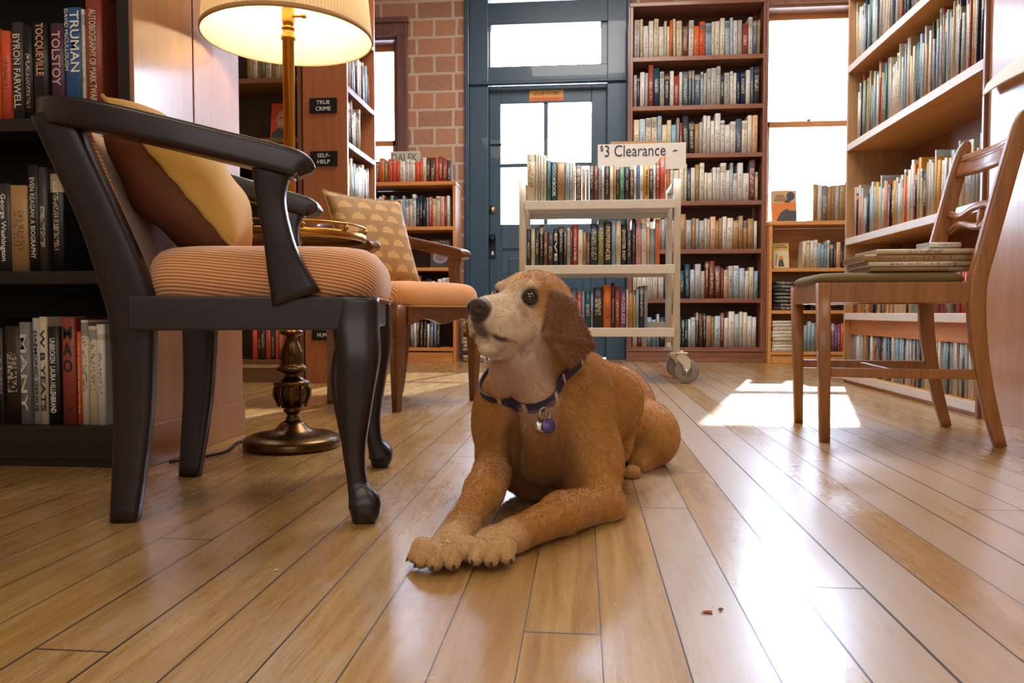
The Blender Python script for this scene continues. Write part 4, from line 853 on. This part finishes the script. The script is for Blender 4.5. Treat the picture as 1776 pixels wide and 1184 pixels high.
# shoulders and forelegs
cap_(P_(1000, 680, 1.45), P_(1022, 800, 1.40), .070, .058, .04)
cap_(P_(1022, 800, 1.40), P_(1038, 868, 1.345), .055, .040, .03)
cap_(P_(1042, 872, 1.335), P_(975, 890, 1.23), .035, .033, .02)
cap_(P_(975, 890, 1.23), P_(893, 928, 1.135), .032, .0235, .016)
cap_(P_(893, 928, 1.135), P_(860, 942, 1.105), .0235, .023, .012)
cap_(P_(1050, 880, 1.33), P_(1062, 890, 1.345), .03, .02, .02)           # point of the elbow
cap_(P_(880, 715, 1.42), P_(872, 790, 1.41), .050, .041, .035)
cap_(P_(866, 795, 1.40), P_(840, 850, 1.26), .038, .031, .022)
cap_(P_(840, 850, 1.26), P_(803, 912, 1.155), .030, .0235, .018)
cap_(P_(803, 912, 1.155), P_(784, 934, 1.11), .0235, .023, .012)
# paws: back of the paw, four toes each, deep clefts between
def paw(c, fwd, side, spread, L=.046, r=.0145, hz=.017, w=.0162):
    c = np.array(c); f = np.array(fwd, float); f /= np.linalg.norm(f); s_ = np.array([-f[1], f[0], 0])*side
    ell(c+V3(0, 0, .004)-f*.012, (.027, .030, .020), .010, ax=np.array([s_, f, V3(0, 0, 1)]))
    tips = []
    for j, off in enumerate((-1.5, -.5, .5, 1.5)):
        ln = L*(1.0 if abs(off) < 1 else .70); d = f+s_*off*spread; d /= np.linalg.norm(d)
        a = c+s_*off*w*.8+f*.008+V3(0, 0, .006); k1 = c+s_*off*w+d*ln*.62+V3(0, 0, .007); t = c+s_*off*w*1.03+d*ln+V3(0, 0, -.004)
        cap_(a, k1, .010, .0132, .0035); cap_(k1, t, .0132, .0105, .003); tips.append(t)
    return tips
c1 = P_(772, 952, 1.085); c1[2] = .020; c2 = P_(851, 944, 1.100); c2[2] = .021
TIP1 = paw(c1, (-.46, -.89, 0), 1, .14); TIP2 = paw(c2, (-.20, -.98, 0), 1, .14)
# folds of skin and the hollows between the muscles
for pts_, r_ in (((P_(907, 705, 1.345), P_(902, 760, 1.345), P_(897, 835, 1.36)), .017), ((P_(972, 715, 1.335), P_(968, 780, 1.33), P_(985, 845, 1.32)), .016), ((P_(1050, 690, 1.47), P_(1064, 760, 1.455), P_(1062, 840, 1.44)), .018),
    ((P_(1100, 690, 1.70), P_(1094, 750, 1.71), P_(1102, 822, 1.70)), .016), ((P_(1078, 700, 1.585), P_(1082, 760, 1.575), P_(1080, 820, 1.58)), .010)):
    for qa, qb in zip(pts_, pts_[1:]): cap_(qa, qb, r_, r_, .028, -1)
cap_(P_(938, 700, 1.335), P_(936, 800, 1.37), .030, .034, .03)
# skull and face
ell(HD(-.012, 0, .018), (.070, .0545, .058), .02, ax=HAX)
ell(HD(.028, .0, .028), (.046, .042, .036), .02, ax=HAX)                 # forehead
ell(HD(-.045, 0, .0), (.045, .055, .060), .03, ax=HAX)
for s_ in (-1, 1):
    ell(HD(.012, s_*.034, -.022), (.048, .026, .040), .02, ax=HAX)        # cheek
    ell(HD(.048, s_*.030, .042), (.016, .013, .010), .012, ax=HAX)        # brow
    cap_(HD(.075, s_*.014, -.012), HD(.135, s_*.014, -.019), .027, .0225, .016)   # muzzle sides
    cap_(HD(.070, s_*.023, -.038), HD(.130, s_*.0185, -.038), .0195, .0185, .010)   # flews
cap_(HD(.055, 0, .014), HD(.150, 0, .006), .022, .0165, .018)            # bridge
ell(HD(.152, 0, -.010), (.017, .022, .024), .010, ax=HAX)
ell(HD(.167, 0, .004), (.0135, .0205, .0165), .005, ax=HAX)                # nose
cap_(HD(.02, 0, -.055), HD(.118, 0, -.060), .034, .0215, .009)             # lower jaw
ell(HD(.130, 0, -.063), (.020, .019, .012), .008, ax=HAX)
# mouth line, nostrils, eye sockets cut in
for s_ in (-1, 1):
    for q0, q1 in (((.158, .014, -.040), (.134, .033, -.050)), ((.134, .033, -.050), (.102, .035, -.058)), ((.102, .035, -.058), (.072, .031, -.070))):
        cap_(HD(q0[0], s_*q0[1], q0[2]), HD(q1[0], s_*q1[1], q1[2]), .0032, .0036, .004, -1)
    ell(HD(.072, s_*.034, -.070), (.008, .006, .004), .004, -1, HAX)
    ell(HD(.178, s_*.0095, .003), (.006, .0042, .0045), .002, -1, HAX)
    cap_(HD(.172, s_*.014, .001), HD(.164, s_*.0185, -.003), .0018, .0015, .002, -1)
    ell(HD(.0645, s_*.0345, .0245), (.0130, .0115, .0108), .005, -1, HAX)
cap_(HD(.181, 0, .0), HD(.172, 0, -.022), .0013, .0013, .002, -1)
# ears
a0, a1 = P_(957, 514, 1.325), P_(992, 528, 1.375); a2, a3, a4 = P_(1026, 598, 1.365), P_(988, 634, 1.315), P_(950, 582, 1.287)
tri(a0, a1, a4, .0075, .006); tri(a1, a2, a4, .0065, .006); tri(a2, a3, a4, .006, .006)
cap_(P_(954, 512, 1.34), P_(990, 528, 1.40), .013, .012, .010)
f0 = HD(-.012, -.052, .035); tri(f0, HD(-.05, -.056, .02), HD(-.02, -.085, -.07), .0065, .008); tri(HD(-.05, -.056, .02), HD(-.07, -.08, -.06), HD(-.02, -.085, -.07), .006, .008)
def prim(kind, p, X):
    if kind == 'c':
        a, b_, ra, rb = p; ab = b_-a; L2 = ab@ab; t = np.clip(((X-a)@ab)/L2, 0, 1); return np.linalg.norm(X-(a+t[..., None]*ab), axis=-1)-(ra+(rb-ra)*t)
    if kind == 'e':
        c, r, ax = p; Y = X-c
        if ax is not None: Y = Y@ax.T
        k0 = np.linalg.norm(Y/r, axis=-1); k1 = np.linalg.norm(Y/(r*r), axis=-1); return k0*(k0-1)/np.maximum(k1, 1e-6)
    a, b_, c, r = p; ba, cb, ac = b_-a, c-b_, a-c; nor = np.cross(ba, ac); pa, pb, pc = X-a, X-b_, X-c
    ins = (np.sign(pa@np.cross(ba, nor))+np.sign(pb@np.cross(cb, nor))+np.sign(pc@np.cross(ac, nor))) < 2.0
    def e2(v, e): t = np.clip((v@e)/(e@e), 0, 1); w_ = e*t[..., None]-v; return (w_*w_).sum(-1)
    d = np.where(ins, np.minimum(np.minimum(e2(pa, ba), e2(pb, cb)), e2(pc, ac)), (pa@nor)**2/(nor@nor)); return np.sqrt(d)-r
def pbox(kind, p):
    if kind == 'c': return np.minimum(p[0]-p[2], p[1]-p[3]), np.maximum(p[0]+p[2], p[1]+p[3])
    if kind == 'e': m = p[1].max() if p[2] is not None else p[1]; return p[0]-m, p[0]+m
    q_ = np.array(p[:3]); return q_.min(0)-p[3], q_.max(0)+p[3]
def comb(d, q_, k, s):
    if s > 0: h = np.maximum(k-np.abs(d-q_), 0)/k; return np.minimum(d, q_)-h*h*k*.25
    h = np.maximum(k-np.abs(d+q_), 0)/k; return np.maximum(d, -q_)+h*h*k*.25
def sdf(X):
    d = np.full(X.shape[:-1], 1.0)
    for kind, p, k, s in PR: d = comb(d, prim(kind, p, X), k, s)
    return np.maximum(d, -X[..., 2]+.0005)
def axis_(segs):
    out = [segs[0][0]]
    for a, b_, st in segs: n_ = max(1, round((b_-a)/st)); out += list(a+(b_-a)*(np.arange(n_)+1)/n_)
    return np.array(out)
gx = axis_([(-.20, -.12, .005), (-.12, .16, .0026), (.16, .54, .006)]); gy = axis_([(1.0, 1.14, .0027), (1.14, 1.43, .0026), (1.43, 1.55, .0045), (1.55, 2.24, .0065)]); gz = axis_([(-.004, .06, .0027), (.06, .28, .0042), (.28, .47, .0026)])
D = np.full((len(gx), len(gy), len(gz)), 1.0, np.float32)
for kind, p, k, s in PR:
    lo, hi = pbox(kind, p); m = max(k, .012)+.02
    ix = [slice(max(0, np.searchsorted(g, lo[i]-m)-1), np.searchsorted(g, hi[i]+m)+1) for i, g in enumerate((gx, gy, gz))]
    X = np.stack(np.meshgrid(gx[ix[0]], gy[ix[1]], gz[ix[2]], indexing='ij'), -1)
    sub = D[ix[0], ix[1], ix[2]]; D[ix[0], ix[1], ix[2]] = comb(sub, prim(kind, p, X), k, s)
D = np.maximum(D, (-gz+.0005)[None, None, :].astype(np.float32))
def surface_nets(D, G):
    nx, ny, nz = D.shape; ins = D < 0; c = np.zeros((nx-1, ny-1, nz-1), np.int8)
    for i in (0, 1):
        for j in (0, 1):
            for k in (0, 1): c += ins[i:nx-1+i, j:ny-1+j, k:nz-1+k]
    I = np.argwhere((c > 0) & (c < 8)); idx = -np.ones(c.shape, np.int64); idx[tuple(I.T)] = np.arange(len(I))
    acc = np.zeros((len(I), 3)); cnt = np.zeros(len(I)); g = G
    C8 = [(i, j, k) for i in (0, 1) for j in (0, 1) for k in (0, 1)]
    for a in C8:
        for ax in range(3):
            if a[ax]: continue
            b_ = list(a); b_[ax] = 1
            A = I+np.array(a); B = I+np.array(b_); da, db = D[tuple(A.T)], D[tuple(B.T)]; m = (da < 0) != (db < 0)
            t = np.where(m, da/np.where(da == db, 1, da-db), 0)[:, None]
            pa = np.stack([g[q_][A[:, q_]] for q_ in range(3)], 1); pb = np.stack([g[q_][B[:, q_]] for q_ in range(3)], 1)
            acc[m] += (pa+(pb-pa)*t)[m]; cnt[m] += 1
    V = acc/cnt[:, None]; F = []
    for ax in range(3):
        o1, o2 = [(1, 2), (2, 0), (0, 1)][ax]; n_ = [nx, ny, nz]; sl0 = [slice(1, n_[q_]-1) for q_ in range(3)]; sl0[ax] = slice(0, n_[ax]-1); sl1 = list(sl0); sl1[ax] = slice(1, n_[ax])
        a, b_ = ins[tuple(sl0)], ins[tuple(sl1)]; E = np.argwhere(a != b_); off = np.array([1, 1, 1]); off[ax] = 0; base = E+off
        sgn = a[tuple(E.T)]; q4 = []
        for d1, d2 in ((0, 0), (-1, 0), (-1, -1), (0, -1)):
            cc = base.copy(); cc[:, o1] += d1; cc[:, o2] += d2; q4.append(idx[tuple(cc.T)])
        q4 = np.stack(q4, 1); q4[~sgn] = q4[~sgn][:, ::-1]; F.append(q4)
    return V, np.concatenate(F)
DV, DF = surface_nets(D, (gx, gy, gz)); del D
for _ in range(2):   # light relaxation of the grid
    e = np.concatenate([DF[:, [i, (i+1) % 4]] for i in range(4)]); sm_ = np.zeros_like(DV); ct_ = np.zeros(len(DV))
    np.add.at(sm_, e[:, 0], DV[e[:, 1]]); np.add.at(ct_, e[:, 0], 1); DV = DV+.45*(sm_/np.maximum(ct_, 1)[:, None]-DV)
# ---- coat colours by place on the body (the dog's own, plus shade painted at chest and toes)
def near(X, c, r, soft=.5): d = np.linalg.norm(X-c, axis=-1); return np.clip((r-d)/(r*soft), 0, 1)[:, None]
def seg_near(X, a, b_, r, soft=.5): return np.clip((r-prim('c', (a, b_, 0, 0), X))/(r*soft), 0, 1)[:, None]
def coat_colour(X):
    L_ = lambda c: np.array(lin(c)[:3]); c = np.tile(L_('bf8946'), (len(X), 1)); up_ = np.clip((X[:, 2:3]-.10)/.15, 0, 1)
    c = c*(1-.25*up_)+L_('a06a30')*.25*up_
    def put(m, col, k=1.0):
        nonlocal c; c = c*(1-m*k)+L_(col)*m*k
    loc = (X-HC)@HAX.T; f, s_, u = loc[:, 0:1], loc[:, 1:2], loc[:, 2:3]
    hd = near(X, HC, .16, .3)
    put(near(X, V3(.04, 1.38, .08), .13), '6f4526', .75)                                 # shade between the forelegs, painted into the coat
    put(hd, 'c4935a', .6)
    put(np.clip((f-.045)/.03, 0, 1)*np.clip((u+.105)/.02, 0, 1)*near(X, HC, .26, .3), 'e6d4bc', .95)                                   # pale muzzle
    put(np.clip((f+.01)/.04, 0, 1)*np.clip((-.005-u)/.03, 0, 1)*hd, 'e4d0ba', .9)            # grizzled cheeks
    put(seg_near(X, HD(.03, 0, .065), HD(.09, 0, .03), .014), 'ddb98a', .7)                # blaze
    for q_ in (-1, 1):
        put(near(X, HD(.050, q_*.034, .044), .016), 'dfc39a', .6); put(near(X, HD(.085, q_*.036, .002), .020), 'b07a4c', .6)
        put(near(X, HD(.0635, q_*.040, .0245), .0215, .35), '241815', .95)                   # dark rims of the eyes
        for q0, q1 in (((.158, .014, -.040), (.134, .033, -.050)), ((.134, .033, -.050), (.102, .035, -.058)), ((.102, .035, -.058), (.072, .031, -.070))): put(seg_near(X, HD(q0[0], q_*q0[1], q0[2]), HD(q1[0], q_*q1[1], q1[2]), .0075, .6), '2a1c20', .97)
    put(seg_near(X, HD(.168, 0, -.022), HD(.155, 0, -.040), .017, .5), '3b2e33', .85); put(seg_near(X, HD(.120, .03, -.066), HD(.135, 0, -.068), .012, .5), 'a8938a', .7)
    for q_ in (-1, 1): put(near(X, HD(.073, q_*.032, -.070), .014, .6), '2a1820', .95)        # dark lips at the front
    put(near(X, HD(.169, 0, .002), .0265, .18), '2b2226', 1)
    for tr_ in ((a0, a1, a4), (a1, a2, a4), (a2, a3, a4)): put(np.clip((.016-prim('t', tr_+(0,), X))/.007, 0, 1)[:, None], '74482a', .95)
    put(seg_near(X, P_(905, 630, 1.29), P_(925, 690, 1.32), .075, .7), 'c8a694', .75)          # pale throat
    put(seg_near(X, P_(866, 640, 1.31), P_(868, 680, 1.33), .035, .7), 'c59b7c', .6)
    for tp, cc in ((TIP1, c1), (TIP2, c2)):
        put(near(X, cc, .075, .5), 'dcbd90', .75)
        for t in tp: put(near(X, t+V3(0, 0, -.008), .013, .6), '4a3426', .8)
        for i in range(3): m_ = (tp[i]+tp[i+1])/2; put(seg_near(X, m_+V3(0, 0, .002), (m_+cc)/2+V3(0, 0, .010), .0055, .8), '7a5836', .7)  # shade in the clefts between the toes, painted darker
    return np.clip(c, 0, 1)
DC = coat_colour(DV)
ORG = V3(.06, 1.45, 0)
def fur_mat(name, rough, noise=True):
    q = NM(name, Roughness=rough); a = q.node('Attribute', attribute_name='coat'); n = q.noise(q.coord(scale=(1, 1, 1)), 55, 4, .7); n2 = q.noise(q.coord(), 260, 2, .7)
    f = q.math('MULTIPLY', q.math('ADD', q.math('MULTIPLY', n, .6), q.math('MULTIPLY', n2, .4)), 1.0)
    q.link(q.mix(q.math('MULTIPLY', f, .35), a.outputs['Color'], (.16, .08, .04, 1)), q.b.inputs['Base Color']); q.b.inputs['Sheen Weight'].default_value = .6; q.b.inputs['Sheen Roughness'].default_value = .4
    q.b.inputs['Specular IOR Level'].default_value = .3
    if noise: q.bump(n2, .35, .0012)
    return q.m
dog = thing('dog', 'golden brown dog lying on the wooden floor with crossed front paws, looking left', 'dog', tuple(Vector((ORG[0]*math.cos(YAW)-ORG[1]*math.sin(YAW), ORG[0]*math.sin(YAW)+ORG[1]*math.cos(YAW), 0))), YAW)
me = bpy.data.meshes.new('body'); me.from_pydata([tuple(v) for v in DV-ORG], [], DF.tolist()); me.materials.append(fur_mat('short_golden_coat', .62))
at = me.attributes.new('coat', 'FLOAT_COLOR', 'POINT'); at.data.foreach_set('color', np.concatenate([DC, np.ones((len(DC), 1))], 1).astype(np.float32).ravel())
me.polygons.foreach_set('use_smooth', [True]*len(me.polygons)); me.update(); me.validate()
body = bpy.data.objects.new('body', me); COL.objects.link(body); body.parent = dog
# nose leather, eyes
eyem = NM('dark_amber_eye', Roughness=.04); eyem.b.inputs['Coat Weight'].default_value = 1
t_ = eyem.node('TexCoord'); sp_ = eyem.node('SeparateXYZ'); eyem.link(t_.outputs['Object'], sp_.inputs[0])
eyem.link(eyem.ramp(eyem.math('MULTIPLY', sp_.outputs[1], 90), [(.66, lin('3a2012')), (.78, lin('4a2a16')), (.86, (.004, .003, .003))]), eyem.b.inputs['Base Color'])
for s_ in (-1, 1):
    b = new(); bmesh.ops.create_uvsphere(b, u_segments=28, v_segments=18, radius=.0128)
    o = obj('eye', b, eyem.m, dog, smooth=True); o.location = tuple(HD(.0575 if s_ > 0 else .061, s_*(.0325 if s_ > 0 else .0355), .0240)-ORG)
    gaze = Vector(E1*.75+E2*s_*.55+V3(0, 0, .1)).normalized(); o.rotation_mode = 'QUATERNION'; o.rotation_quaternion = gaze.to_track_quat('Y', 'Z')
    b = new(); P = []
    for k in range(25):
        a = 2*math.pi*k/24; P.append((.0118*math.cos(a), .0068, .0100*math.sin(a), .0022, .0018))
    loft(b, P, 2, 8, side=(0, 1, 0), exp=2, cap=False); obj('eyelid_rim', b, plain('dark_skin', '1d1412', .5), o)
# collar: fitted to the neck by probing the body surface
na, nb = P_(952, 650, 1.40), P_(950, 560, 1.37)
cc0 = P_(925, 652, 1.40); nrm = V3(-.26, -.42, .87); nrm /= np.linalg.norm(nrm)
u1 = np.cross(nrm, V3(0, 1, 0)); u1 /= np.linalg.norm(u1); u2 = np.cross(nrm, u1)
ts_ = np.linspace(.02, .2, 120); NCOL = 72; loop = []
for k in range(NCOL):
    a = 2*math.pi*k/NCOL; dr = u1*math.cos(a)+u2*math.sin(a); d = sdf(cc0+ts_[:, None]*dr); h_ = np.argmax(d > 0); loop.append(ts_[h_] if d.max() > 0 else .12)
loop = np.array(loop)
for _ in range(6): loop = .5*loop+.25*(np.roll(loop, 1)+np.roll(loop, -1))
b = new(); rings = []
for k in range(NCOL):
    a = 2*math.pi*k/NCOL; dr = u1*math.cos(a)+u2*math.sin(a); base = cc0+dr*(loop[k]+.002)-ORG
    rings.append([b.verts.new(base+nrm*w_+dr*o_) for w_, o_ in ((-.010, 0), (-.010, .003), (.010, .003), (.010, 0))])
for k in range(NCOL):
    A, B = rings[k], rings[(k+1) % NCOL]
    for j in range(4): f = b.faces.new((A[j], A[(j+1) % 4], B[(j+1) % 4], B[j])); f.material_index = 1 if k % 7 == 0 and j == 1 else 0
col_ = obj('collar', b, [plain('navy_purple_webbing', '2c2746', .7), plain('collar_pattern_cream', 'b9a68c', .7)], dog, smooth=False)
for nm_, aa in (('ring', math.pi*1.5), ):
    k = min(range(NCOL), key=lambda k_: (cc0+(u1*math.cos(2*math.pi*k_/NCOL)+u2*math.sin(2*math.pi*k_/NCOL))*loop[k_])[1]); a = 2*math.pi*k/NCOL; dr = u1*math.cos(a)+u2*math.sin(a); p0 = cc0+dr*(loop[k]+.010)-ORG-nrm*.012
    b = new(); ring(b, .011, 0, .0016, 6, 24); o = obj('metal_ring', b, STEEL, col_, smooth=True); o.location = tuple(p0); o.rotation_euler = (R(80), 0, R(30))
    for q_ in (-1, 1):
        b = new(); lathe(b, [(0, -.001), (.013, -.001), (.013, .001), (0, .001)], 24, axis='y'); o = obj('name_tag', b, STEEL if q_ < 0 else plain('purple_tag', '5b4a8a', .4, .4), col_); o.location = tuple(p0+V3(q_*.006, -.006-.002*q_, -.020)); o.rotation_euler = (R(-12), R(10*q_), R(20))
# short fur as real hair lying along the body
def fur(n_h, seed=3):
    rs_ = np.random.RandomState(seed); T4 = DV[DF]; ar = np.linalg.norm(np.cross(T4[:, 2]-T4[:, 0], T4[:, 3]-T4[:, 1]), axis=1)
    cen = T4.mean(1); nrm_ = np.cross(T4[:, 2]-T4[:, 0], T4[:, 3]-T4[:, 1]); nrm_ /= np.linalg.norm(nrm_, axis=1)[:, None]+1e-12
    tocam = -(cen-V3(0, 0, EYE)); tocam /= np.linalg.norm(tocam, axis=1)[:, None]
    wgt = ar*np.where((nrm_*tocam).sum(1) > -.5, 1, .35)*np.where(cen[:, 2] > .008, 1, .1)
    lc = (cen-HC)@HAX.T
    eyes = np.minimum(np.linalg.norm(lc-[.0635, .038, .0245], axis=1), np.linalg.norm(lc-[.0635, -.038, .0245], axis=1)); nose = np.linalg.norm(lc-[.168, 0, .002], axis=1)
    mo = np.min([prim('c', (HD(a_[0], q_*a_[1], a_[2]), HD(b_[0], q_*b_[1], b_[2]), 0, 0), cen) for q_ in (-1, 1) for a_, b_ in (((.158, .014, -.040), (.134, .033, -.050)), ((.134, .033, -.050), (.102, .035, -.058)), ((.102, .035, -.058), (.072, .031, -.070)))], 0)
    wgt = wgt*(eyes > .0155)*(nose > .026)*(mo > .006)
    wgt = wgt/cen[:, 1]**2; wgt /= wgt.sum(); fi = rs_.choice(len(DF), n_h, p=wgt); uu, vv = rs_.rand(n_h, 1), rs_.rand(n_h, 1); Q = T4[fi]
    root = (Q[:, 0]*(1-uu)+Q[:, 1]*uu)*(1-vv)+(Q[:, 3]*(1-uu)+Q[:, 2]*uu)*vv; N_ = nrm_[fi]
    lc = (root-HC)@HAX.T; inh = np.clip((.15-np.linalg.norm(lc-[.05, 0, -.01], axis=1))/.04, 0, 1)[:, None]
    flow = np.tile(V3(.25, .6, -.75), (n_h, 1)); fl_h = -E1+E2*np.sign(lc[:, 1:2])*.2-E3*.35
    leg = np.clip((1.36-root[:, 1:2])/.06, 0, 1)*(root[:, 2:3] < .16); flow = flow*(1-leg)+V3(-.45, -.85, -.3)*leg; flow = flow*(1-inh)+fl_h*inh
    flow += rs_.randn(n_h, 3)*.28; flow -= N_*(flow*N_).sum(1)[:, None]; flow /= np.linalg.norm(flow, axis=1)[:, None]+1e-9
    pw = (root[:, 2] < .06) & (root[:, 1] < 1.12); ln = (.0075*(1-.45*inh[:, 0])*(1-.25*leg[:, 0]))*np.where(pw, .55, 1)*(.6+.8*rs_.rand(n_h)); ln = ln[:, None]
    p1 = root+(flow*.85+N_*.42)*ln*.5; p2 = root+(flow*1.0+N_*.38)*ln; pts = np.stack([root-N_*.0004, p1, p2], 1)-ORG
    pts[:, :, 2] = np.maximum(pts[:, :, 2], .0004)
    hc = bpy.data.hair_curves.new('coat'); hc.add_curves([3]*n_h); hc.attributes['position'].data.foreach_set('vector', pts.astype(np.float32).ravel())
    ra_ = hc.attributes.get('radius') or hc.attributes.new('radius', 'FLOAT', 'POINT'); ra_.data.foreach_set('value', np.tile(np.array([.00026, .0002, .00006], np.float32), n_h))
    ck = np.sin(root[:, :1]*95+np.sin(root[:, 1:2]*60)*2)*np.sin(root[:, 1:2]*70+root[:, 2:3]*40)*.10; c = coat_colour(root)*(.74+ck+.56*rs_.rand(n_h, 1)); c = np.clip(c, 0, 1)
    ca_ = hc.attributes.new('coat', 'FLOAT_COLOR', 'CURVE'); ca_.data.foreach_set('color', np.concatenate([c, np.ones((n_h, 1))], 1).astype(np.float32).ravel())
    q = NM('fur_strands', Roughness=.55); a = q.node('Attribute', attribute_name='coat'); q.link(a.outputs['Color'], q.b.inputs['Base Color']); q.b.inputs['Specular IOR Level'].default_value = .25
    hc.materials.append(q.m); o = bpy.data.objects.new('coat', hc); COL.objects.link(o); o.parent = dog; o['kind'] = 'stuff'; return o
fur(150000)
for T_, cc_, fw_ in ((TIP1, c1, V3(-.38, -.92, 0)), (TIP2, c2, V3(-.25, -.97, 0))):
    for t in T_:
        f_ = (t-cc_); f_[2] = 0; f_ /= np.linalg.norm(f_); q0 = t+f_*.007+V3(0, 0, .000)-ORG; q1 = t+f_*.0125+V3(0, 0, -.006)-ORG; q1[2] = max(q1[2], .002)
        b = new(); loft(b, [(*q0, .0024, .0024), (*((q0+q1)/2+V3(0, 0, .001)), .0026, .0026), (*q1, .0010, .0010)], 3, 8, side=(1, 0, 0), exp=2); obj('claw', b, plain('dark_claw', '2e241e', .4), dog)
# ------------------------------------------------------------------ make the books: the 300 that show largest are things, the rest one mass
def shows(s):
    M = s['M']; p = M @ Vector((s['t']/2, 0, s['h']/2)); d = p-Vector(cam.location); n = (M.to_3x3() @ Vector((0, -1, 0)))
    return s['t']*s['h']*max(.02, -n.dot(d.normalized()))/d.length_squared*(3 if s.get('title') else 1)
CF = Matrix.Rotation(-YAW, 4, 'Z')
BOOKS = [s for s in BOOKS if abs((CF @ (s['M'].translation)).x / max(.1, (CF @ s['M'].translation).y)) < .80 and (s['M'].translation.z-EYE)/s['M'].translation.y < .50]
BOOKS.sort(key=lambda s: -shows(s))
INKS = {'white': WHITEINK, 'pale': plain('pale_ink', 'cfc8b8', .6), 'cream': plain('cream_ink', 'e0cfa0', .6), 'peach': plain('peach_ink', 'e0a884', .6), 'pink': plain('pink_ink', 'd8a8b4', .6), 'grey': plain('grey_ink', '8c8c90', .6), 'dark': DARKINK, 'yellow': plain('yellow_ink', 'ecd06a', .6)}
NB = 292
for k, s in enumerate(BOOKS[:NB]):
    s['rank'] = k; o = book_obj(s); o['category'] = 'book'; o['group'] = s['group']
    if s['frm'] == 'pile': pos = 'lowest' if s['i'] == 1 else 'topmost' if s['i'] == s['n'] else '%s from the bottom' % ordn(s['i'])
    else: pos = '%s from %s' % (ordn(s['i']), 'the left' if s['frm'] == 'left' else s['frm'])
    size = '' if s['frm'] == 'pile' else 'thick ' if s['t'] > .036 else 'thin ' if s['t'] < .0145 else ''
    o['label'] = ('%s%s book, %s, %s' if s['frm'] != 'pile' else '%s%s book, %s of the %s') % (size, s['color'], pos, s['place'])
    ti = s.get('title')
    if ti:
        t, h = s['t'], s['h']; ink = s['ink']
        if ink == 'stack':
            for j, ch in enumerate(ti): text('spine_title', ch, .05, DARKINK, o, (t/2, -.0004, h*(.86-.155*j)), (R(90), 0, 0), width=t*.62, height=h*.115, bold=.02)
            b = new(); P = [b.verts.new(((.3 if j % 2 else .75)*.012*math.sin(j*math.pi/5)+t/2, -.0004, h*.14+(.3 if j % 2 else .75)*.012*math.cos(j*math.pi/5))) for j in range(10)]; b.faces.new(P); obj('star_emblem', b, DARKINK, o)
        else:
            z0, z1 = s.get('tz', (.12, .88)); wd = h*(z1-z0); two = bool(s.get('sub'))
            text('spine_title', ti, .03, INKS[ink], o, (t*(.64 if two else .5), -.0005, h*(z0+z1)/2), (R(90), R(90), 0), width=wd, height=t*(.5 if two else .58 if len(ti) < 14 else .42), bold=.012)
            if two: text('spine_title', s['sub'], .03, INKS[ink], o, (t*.18, -.0005, h*(z0+z1)/2+.004), (R(90), R(90), 0), width=wd, height=t*.2)
rest = []
for s in BOOKS[NB:]:
    s['rank'] = 999; rest.append(book_obj(s))
if rest:
    vs, fs, cols, rnds, mis, sm, uvs = [], [], [], [], [], [], []; off = 0
    for o in rest:
        me = o.data; M = o.matrix_world.copy()
        vs += [tuple(M @ v.co) for v in me.vertices]; uvd = me.uv_layers[0].data if me.uv_layers else None
        for p in me.polygons:
            fs.append([off+i for i in p.vertices]); mis.append(p.material_index); sm.append(p.use_smooth)
            cols.append(tuple(me.attributes['col'].data[p.index].color)); rnds.append(tuple(me.attributes['rnd'].data[p.index].color))
            for li in p.loop_indices: uvs.append(tuple(uvd[li].uv))
        off += len(me.vertices); bpy.data.objects.remove(o)
    me = bpy.data.meshes.new('distant_books'); me.from_pydata(vs, [], fs); me.materials.append(COVER); me.materials.append(PAPER)
    ca = me.attributes.new('col', 'FLOAT_COLOR', 'FACE'); ra = me.attributes.new('rnd', 'FLOAT_COLOR', 'FACE'); uv = me.uv_layers.new(name='UVMap')
    ca.data.foreach_set('color', np.array(cols).ravel()); ra.data.foreach_set('color', np.array(rnds).ravel()); uv.data.foreach_set('uv', np.array(uvs).ravel())
    me.polygons.foreach_set('material_index', mis); me.polygons.foreach_set('use_smooth', sm); me.update()
    o = bpy.data.objects.new('distant_books', me); COL.objects.link(o)
    tag(o, 'the remaining smaller books filling the far shelves and the thin edges of rows', 'books', kind='stuff')
print('BOOKS', len(BOOKS))
